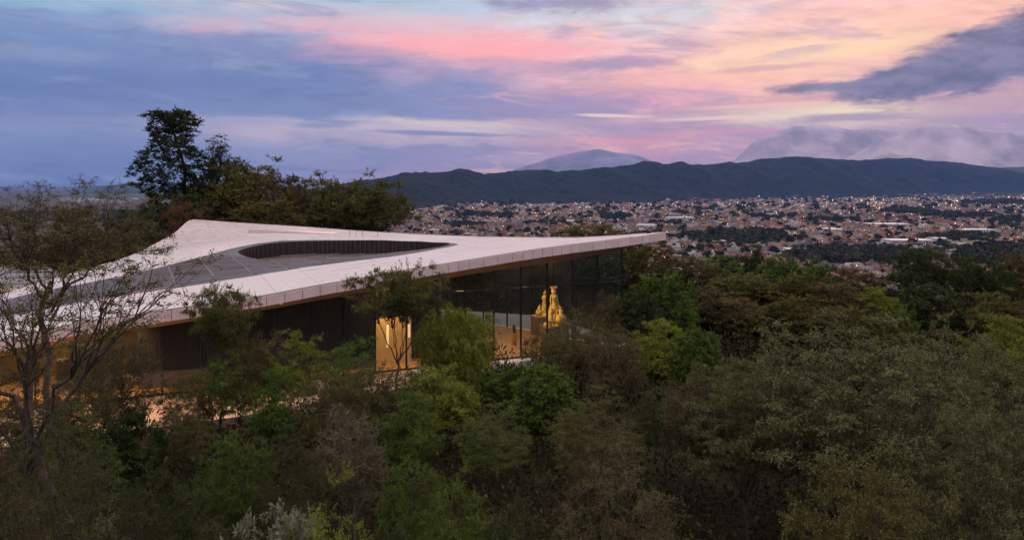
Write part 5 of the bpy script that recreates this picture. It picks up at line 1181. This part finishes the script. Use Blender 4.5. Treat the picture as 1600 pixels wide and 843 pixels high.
TREES = [
 # behind the building
 ('conifer', 268, 174, 112, 68, 'dark', 'tall dark conifer with ragged bunches, highest tree behind the pale roof', {'bark': 'dark_bark', 'rot': .4}),
 ('slender', 336, 210, 113, 30, 'dark', 'slender open tree with a small crown just right of the tall conifer', {'bark': 'dark_bark', 'rot': 0}),
 ('roundA', 352, 250, 117, 66, 'olive', 'rounded olive-brown tree behind the slender tree and the roof peak'),
 ('roundB', 395, 250, 111, 78, 'olive', 'broad olive-brown tree behind the peak of the pale roof'),
 ('bareA', 440, 268, 109, 42, 'rust', 'rusty brown tree between the broad olive tree and the dark umbrella tree'),
 ('roundA', 330, 300, 106, 60, 'dark', 'low dark tree just behind the roof peak'),
 ('roundB', 420, 306, 104, 70, 'olive', 'low olive tree behind the roof between its peak and the umbrella trees'),
 ('roundB', 492, 272, 113, 56, 'olive', 'rounded olive tree left of the wide umbrella-shaped tree behind the roof'),
 ('umbrellaB', 568, 272, 110, 74, 'olive', 'wide dark umbrella-shaped tree with gaps, right end of the group behind the roof'),
 ('roundA', 248, 322, 106, 55, 'dark', 'dark tree at the foot of the tall conifer'),
 ('bareB', 300, 312, 103, 40, 'rust', 'reddish thin tree in front of the tall conifer'),
 ('leafyA', 185, 338, 100, 45, 'dark', 'dark leafy tree left of the tall conifer, beyond the roof edge'),
 ('roundB', 222, 350, 96, 40, 'dark', 'short dark tree touching the left edge of the pale roof'),
 ('roundA', 120, 345, 96, 50, 'brown', 'brown tree far left, beyond the solar panel building', {}),
 ('roundB', 925, 346, 100, 72, 'olive', 'rounded olive tree rising behind the right tip of the roof'),
 ('roundA', 735, 392, 99, 50, 'olive', 'olive tree behind the courtyard, seen through the glass above the weeping tree'),
 ('roundB', 790, 388, 98, 48, 'dark', 'dark tree behind the courtyard, seen through the glass above the person'),
 ('roundA', 842, 386, 94, 46, 'olive', 'olive tree behind the glass hall directly behind the golden statues'),
 ('roundB', 892, 386, 90, 44, 'dark', 'dark tree seen through the glass just right of the golden statues'),
 ('roundA', 945, 384, 84, 42, 'dark', 'dark tree seen through the last glass panes at the pavilion corner'),
 # right-hand forest, back to front
 ('roundA', 1010, 384, 84, 42, 'olive', 'olive tree just under the right tip of the roof'),
 ('roundB', 1072, 396, 92, 44, 'brown', 'brown-topped tree right of the roof tip'),
 ('leafyA', 1128, 400, 104, 40, 'green', 'green tree at the forest edge below the town, right of the roof tip'),
 ('leafyB', 1180, 394, 108, 36, 'dark', 'dark green pointed tree on the skyline of the forest, left of the smoke'),
 ('roundA', 1222, 402, 100, 40, 'green', 'mid green tree in front of the smoke'),
 ('leafyB', 1275, 408, 98, 38, 'green', 'low green tree right of the smoke'),
 ('roundB', 1335, 414, 96, 42, 'brown', 'brownish tree in the dip between the smoke and the tall dark tree'),
 ('umbrellaA', 1438, 387, 88, 52, 'dark', 'tall dark layered tree standing highest in the right-hand forest', {'bark': 'dark_bark'}),
 ('roundB', 1412, 418, 86, 40, 'dark', 'dark tree leaning against the tall layered tree on the right'),
 ('umbrellaB', 1528, 392, 86, 50, 'dark', 'dark open-crowned tree right of the tall layered tree', {'bark': 'dark_bark'}),
 ('roundA', 1592, 398, 90, 46, 'brown', 'brown tree at the far right end of the forest skyline'),
 ('roundB', 1165, 424, 80, 60, 'olive', 'wide olive tree in the middle of the right-hand forest'),
 ('roundA', 1240, 430, 78, 52, 'olive', 'rounded olive tree right of the wide one in the forest'),
 ('roundB', 1305, 438, 76, 50, 'brown', 'dull brown tree left of the bright green pointed one'),
 ('fernyA', 1376, 448, 74, 38, 'yellow', 'bright green tree below the tall dark layered tree'),
 ('roundA', 1462, 446, 76, 56, 'dark', 'dark rounded tree under the tall layered tree'),
 ('roundB', 1550, 452, 74, 56, 'olive', 'olive tree low at the right edge of the forest'),
 ('leafyA', 1036, 430, 64, 50, 'green', 'dense bright-topped green tree just right of the end of the glass wall'),
 ('leafyB', 1000, 452, 60, 36, 'dark', 'dark green bush-like tree against the end of the glass wall'),
 ('roundA', 1095, 450, 68, 46, 'brown', 'brown tree right of the dense bright-topped green tree'),
 ('roundB', 1150, 462, 66, 56, 'brown', 'reddish brown tree low in the middle of the forest'),
 ('roundA', 1235, 464, 64, 60, 'olive', 'olive tree above the large grey-olive trees'),
 ('roundB', 1318, 474, 62, 50, 'olive', 'dull olive tree above the crown of the largest tree'),
 ('leafyB', 1402, 478, 62, 34, 'green', 'small green tree peeping over the largest tree'),
 ('fernyA', 1560, 490, 56, 44, 'yellow', 'yellow-green tree at the right edge above the large crowns'),
 ('bareA', 960, 455, 60, 34, 'brown', 'thin brown tree in front of the end of the glass wall'),
 ('fernyA', 1032, 502, 52, 56, 'yellow', 'yellow-green tree between the grey bare tree and the big crowns'),
 ('leafyB', 1090, 512, 50, 40, 'green', 'green tree left of the large grey-olive crowns'),
 ('bareA', 908, 486, 52, 62, 'olive', 'grey-brown twiggy tree in front of the golden statues'),
 ('bareB', 855, 520, 50, 42, 'olive', 'thin olive tree below the golden statues'),
 ('bareB', 960, 520, 48, 52, 'brown', 'half-bare brown tree right of the statues'),
 ('leafyB', 800, 570, 50, 34, 'green', 'glossy green bush-like tree under the person'),
 ('leafyB', 760, 585, 49, 32, 'green', 'green bush-like tree below the weeping tree'),
 # big crowns on the right
 ('bigA', 1330, 496, 35, 190, 'grey', 'largest grey-olive tree filling the right foreground', {'rot': .5}),
 ('bigB', 1520, 492, 38, 130, 'grey', 'grey-olive tree at the right edge beside the largest one', {'rot': 2.0}),
 ('bigB', 1165, 530, 36, 105, 'grey', 'drooping grey-olive tree on the left of the largest one', {'rot': 4.0}),
 ('bigA', 1560, 610, 28, 130, 'grey', 'grey-green tree in the lower right corner', {'rot': 1.1}),
 ('bareA', 1085, 575, 38, 62, 'brown', 'dull twiggy tree left of the drooping grey tree', {}),
 ('bigB', 1370, 690, 25, 150, 'olive', 'shaded lower tree at the foot of the largest one', {'rot': 3.0}),
 # in front of the building
 ('umbrellaA', 622, 418, 50, 78, 'olive', 'flat layered tree with a forked trunk in front of the lit cream doorway', {'rot': .6}),
 ('pepper', 718, 472, 54, 66, 'yellow', 'weeping yellow-green tree in front of the glass wall'),
 ('umbrellaA', 345, 448, 44, 42, 'olive', 'small layered tree overlapping the stone fascia left of centre'),
 ('bareB', 375, 520, 44, 44, 'olive', 'olive twiggy tree under the small layered tree'),
 ('bareA', 425, 522, 46, 46, 'brown', 'brown thin tree in front of the timber screen'),
 ('fernyS', 470, 520, 45, 50, 'yellow', 'light green tree in front of the timber screen'),
 ('fernyS', 545, 528, 44, 50, 'green', 'green tree left of the forked trunk'),
 ('fernyS', 345, 552, 42, 46, 'green', 'green tree in front of the left end of the timber screen'),
 ('lowB', 280, 622, 38, 48, 'olive', 'olive feathery tree before the orange-lit terrace'),
 ('leafyB', 205, 640, 36, 50, 'dark', 'dark leafy tree on the left below the orange light'),
 ('fernyA', 430, 578, 41, 44, 'green', 'green tree before the middle of the terrace'),
 ('bareB', 520, 582, 40, 50, 'olive', 'olive thin tree at the right end of the terrace'),
 ('bareA', 590, 560, 42, 56, 'olive', 'olive twiggy tree at the foot of the forked trunk'),
 ('fernyA', 690, 572, 43, 62, 'yellow', 'bright yellow-green tree below the weeping tree'),
 ('lowB', 770, 640, 38, 60, 'green', 'green tree in the centre below the bright yellow-green one'),
 ('bareA', 555, 628, 34, 60, 'brown', 'half-bare tree with a pale trunk on the slope', {'bark': 'pale_bark'}),
 ('leafyA', 850, 575, 42, 58, 'green', 'green leafy tree in the centre right of the pavement'),
 ('lowB', 930, 600, 36, 74, 'olive', 'dull olive rounded tree in the centre right', {}),
 ('lowA', 370, 650, 32, 64, 'green', 'green leafy tree on the slope below the terrace, left of centre'),
 ('lowB', 460, 660, 31, 56, 'dark', 'dark tree on the slope left of the pale trunk'),
 ('lowA', 640, 690, 31, 58, 'green', 'green tree on the slope right of the pale trunk'),
 ('lowB', 105, 630, 30, 80, 'green', 'green twiggy tree on the left edge below the terrace'),
 ('lowB', 30, 660, 27, 80, 'brown', 'brown fine-leaved tree in the left corner'),
 ('lowB', 150, 710, 24, 80, 'dark', 'dark green bushy tree low on the left', {}),
 ('lowA', 250, 700, 27, 64, 'dark', 'dark green tree low on the left, right of the bushy one'),
 ('lowA', 720, 720, 27, 70, 'green', 'mid green tree at the bottom centre'),
 ('lowA', 500, 750, 24, 86, 'yellow', 'bright green tree at the bottom left of centre'),
 ('lowB', 970, 690, 25, 112, 'brown', 'round brown fine-twigged tree at the bottom, right of centre', {}),
 ('lowA', 820, 735, 24, 64, 'dark', 'dark green tree at the bottom left of the round brown one'),
 ('lowA', 330, 770, 22, 70, 'dark', 'dark leafy tree at the bottom left of the bright green one'),
 ('lowA', 620, 775, 22, 58, 'dark', 'dark tree at the bottom right of the bright one'),
 ('lowB', 60, 775, 20, 70, 'brown', 'brown bush-like tree in the bottom left corner'),
 ('leafyB', 440, 800, 24, 84, 'silver', 'silvery grey bushy tree at the bottom edge'),
 ('lowB', 175, 805, 18, 42, 'grey', 'small grey-green feathery tree at the bottom left'),
 ('bareB', 300, 585, 41, 44, 'olive', 'thin olive tree partly hiding the glowing terrace on the left'),
 ('lowA', 1040, 590, 40, 60, 'dark', 'dark green tree in the hollow left of the drooping grey-olive tree'),
 ('fernyA', 640, 610, 38, 50, 'green', 'feathery green tree just left below the bright yellow-green one'),
 ('bareB', 185, 522, 40, 62, 'brown', 'brown fine-twigged tree before the glass left of the timber screen'),
 ('bareA', 115, 572, 37, 60, 'olive', 'half-bare olive tree before the glowing rooms on the left'),
 ('bareB', 30, 600, 33, 70, 'brown', 'brown twiggy tree below the long bare limbs at the left edge'),
 ('lowB', 70, 640, 19, 66, 'dark', 'dark green feathery tree hiding the trunk of the near limb-spreading tree'),
 # near trees on the left
 ('nearA', 0, 396, 24, 180, 'olive', 'near tree with long bare limbs sweeping across the roof on the left', {'rot': 0, 'unit': True}),
 ('nearB', 75, 284, 31, 165, 'brown', 'near brown-leaved tree at the left edge rising above the roof', {'rot': 1.0}),
]

for row in TREES:
    kind, px, vt, Y, hw, fol, lab = row[:7]; kw = row[7] if len(row) > 7 else {}
    tree(kind, px, vt, Y, hw, fol, lab, **kw)

def undergrowth():
    """scrub that covers the hillside between the trees"""
    rs = np.random.RandomState(21); n = 8800; Y = 11 + 125 * rs.rand(n) ** 1.5; x = rs.uniform(-1, 1, n) * (6 + .72 * Y)
    k = ~inside(x, Y, np.array([tuple(fac(72, -9.5)), tuple(fac(s_of_px(350), -8.2)), tuple(fac(s_of_px(600), -6.0)), tuple(fac(s_of_px(650), -2.0)), tuple(fac(-1.5, -1.8)), (11.5, 69), (9, 77), (5, 85.5), (-14, 94), (-34, 101), (-50, 99), (-44, 56), (-70, 40)]))
    x, Y = x[k], Y[k]; n = len(x); z = ground(x, Y); per = 34
    hgt = rs.uniform(1.0, 2.8, n) * (1 + .8 * (fbm(x / 6, Y / 6, 2) > .05)) * np.interp(Y, [20, 50], [1.3, .85]); rad = rs.uniform(.8, 1.7, n)
    D = rs.normal(size=(n, per, 3)); D /= np.linalg.norm(D, axis=-1, keepdims=True); D[..., 2] = np.abs(D[..., 2]); r = rs.rand(n, per, 1) ** .4
    B = D * r * np.stack([rad, rad, hgt], -1)[:, None] + np.stack([x, Y, z], -1)[:, None]
    L = np.interp(Y, [12, 60, 130], [.20, .32, .55]); L = np.repeat(L, per)
    B = B.reshape(-1, 3); Q = leaves(B, D.reshape(-1, 3), L, L * .5, rs, None)
    hue = np.clip((fbm(x / 9, Y / 9, 3) + .5)[:, None] + rs.normal(size=(n, per)) * .15, 0, 1).ravel(); val = rs.rand(n * per)
    col = np.repeat(np.stack([hue, val, val * 0], -1)[:, None], 4, 1).reshape(-1, 3)
    o = link('undergrowth', mesh_np('undergrowth', Q, np.arange(len(Q)).reshape(-1, 4), col), None, foliage_mat('scrub_leaf', (.014, .026, .005), (.040, .042, .012))); tag(o, kind='stuff')
undergrowth()

# ------------------------------------------------------------------ haze: one closed box of pale air round everything
def haze():
    mb = MB(); z0, z1 = -240.0, 1720.0; x0, x1, y0, y1 = -26000, 26000, -4000, 24500
    mb.add([(x0, y0, z0), (x1, y0, z0), (x1, y1, z0), (x0, y1, z0), (x0, y0, z1), (x1, y0, z1), (x1, y1, z1), (x0, y1, z1)], [(3, 2, 1, 0), (4, 5, 6, 7), (0, 1, 5, 4), (1, 2, 6, 5), (2, 3, 7, 6), (3, 0, 4, 7)])
    m = bpy.data.materials.new('haze_air'); m.use_nodes = True; t = m.node_tree; t.nodes.clear()
    v = t.nodes.new('ShaderNodeVolumePrincipled'); v.inputs['Density'].default_value = HAZE_D; v.inputs['Color'].default_value = (.20, .40, 1.0, 1); v.inputs['Anisotropy'].default_value = .1
    o = t.nodes.new('ShaderNodeOutputMaterial'); t.links.new(v.outputs[0], o.inputs['Volume'])
    ob = mb.build('haze', m); tag(ob, kind='stuff')
HAZE_D = 3.0e-5
haze()

def cloud_bank(name, lumps, Y, seed, mname='cloud_mist', dens=.0006, colr=(1, .93, .93, 1), sp=300):
    rs = np.random.RandomState(seed); bm = bmesh.new()
    for px, v, wpx, hpx in lumps:
        k = max(3, int(wpx / 6))
        for i in range(k):
            u = px + rs.uniform(-1, 1) * wpx / 2; t = 1 - ((u - px) / (wpx / 2)) ** 2; r = hpx * rs.uniform(.22, .42) * (.45 + .55 * t)
            c = at(u, v - rs.uniform(0, .5) * hpx * t * .5, Y + rs.uniform(-1, 1) * sp); rr = r / F * Y
            q = bmesh.ops.create_icosphere(bm, subdivisions=3, radius=1)['verts']
            for p in q:
                n = mnoise.fractal(p.co * 1.6 + Vector((u, seed, i)), 1, 2, 3); w = p.co * (1 + .35 * n); p.co = Vector((c.x + w.x * rr * 2.4, c.y + w.y * rr * 1.6, c.z + w.z * rr * (.9 if w.z > 0 else .45)))
    me = bpy.data.meshes.new(name); bm.to_mesh(me); bm.free()
    m = bpy.data.materials.get(mname)
    if not m:
        m = bpy.data.materials.new(mname); m.use_nodes = True; t = m.node_tree; t.nodes.clear(); v = t.nodes.new('ShaderNodeVolumePrincipled'); v.inputs['Density'].default_value = dens; v.inputs['Color'].default_value = colr; o = t.nodes.new('ShaderNodeOutputMaterial'); t.links.new(v.outputs[0], o.inputs['Volume'])
    o = link(name, me, None, m); tag(o, kind='stuff')
cloud_bank('cloud_bank', [(1500, 244, 130, 14), (1455, 238, 46, 14), (1545, 238, 60, 18), (1590, 248, 60, 12)], 15800, 2)
cloud_bank('cloud_bank', [(1340, 234, 110, 7), (1395, 238, 50, 12), (1310, 246, 60, 9), (1370, 246, 50, 9)], 16000, 5)
cloud_bank('cloud_bank', [(845, 262, 80, 9), (890, 258, 70, 6), (815, 257, 50, 9), (1040, 258, 40, 7)], 15000, 9)

cloud_bank('smoke', [(1262, 380, 26, 10), (1275, 372, 24, 11), (1290, 364, 24, 9)], 1420, 4, 'smoke_air', .012, (.75, .85, 1, 1), 12)
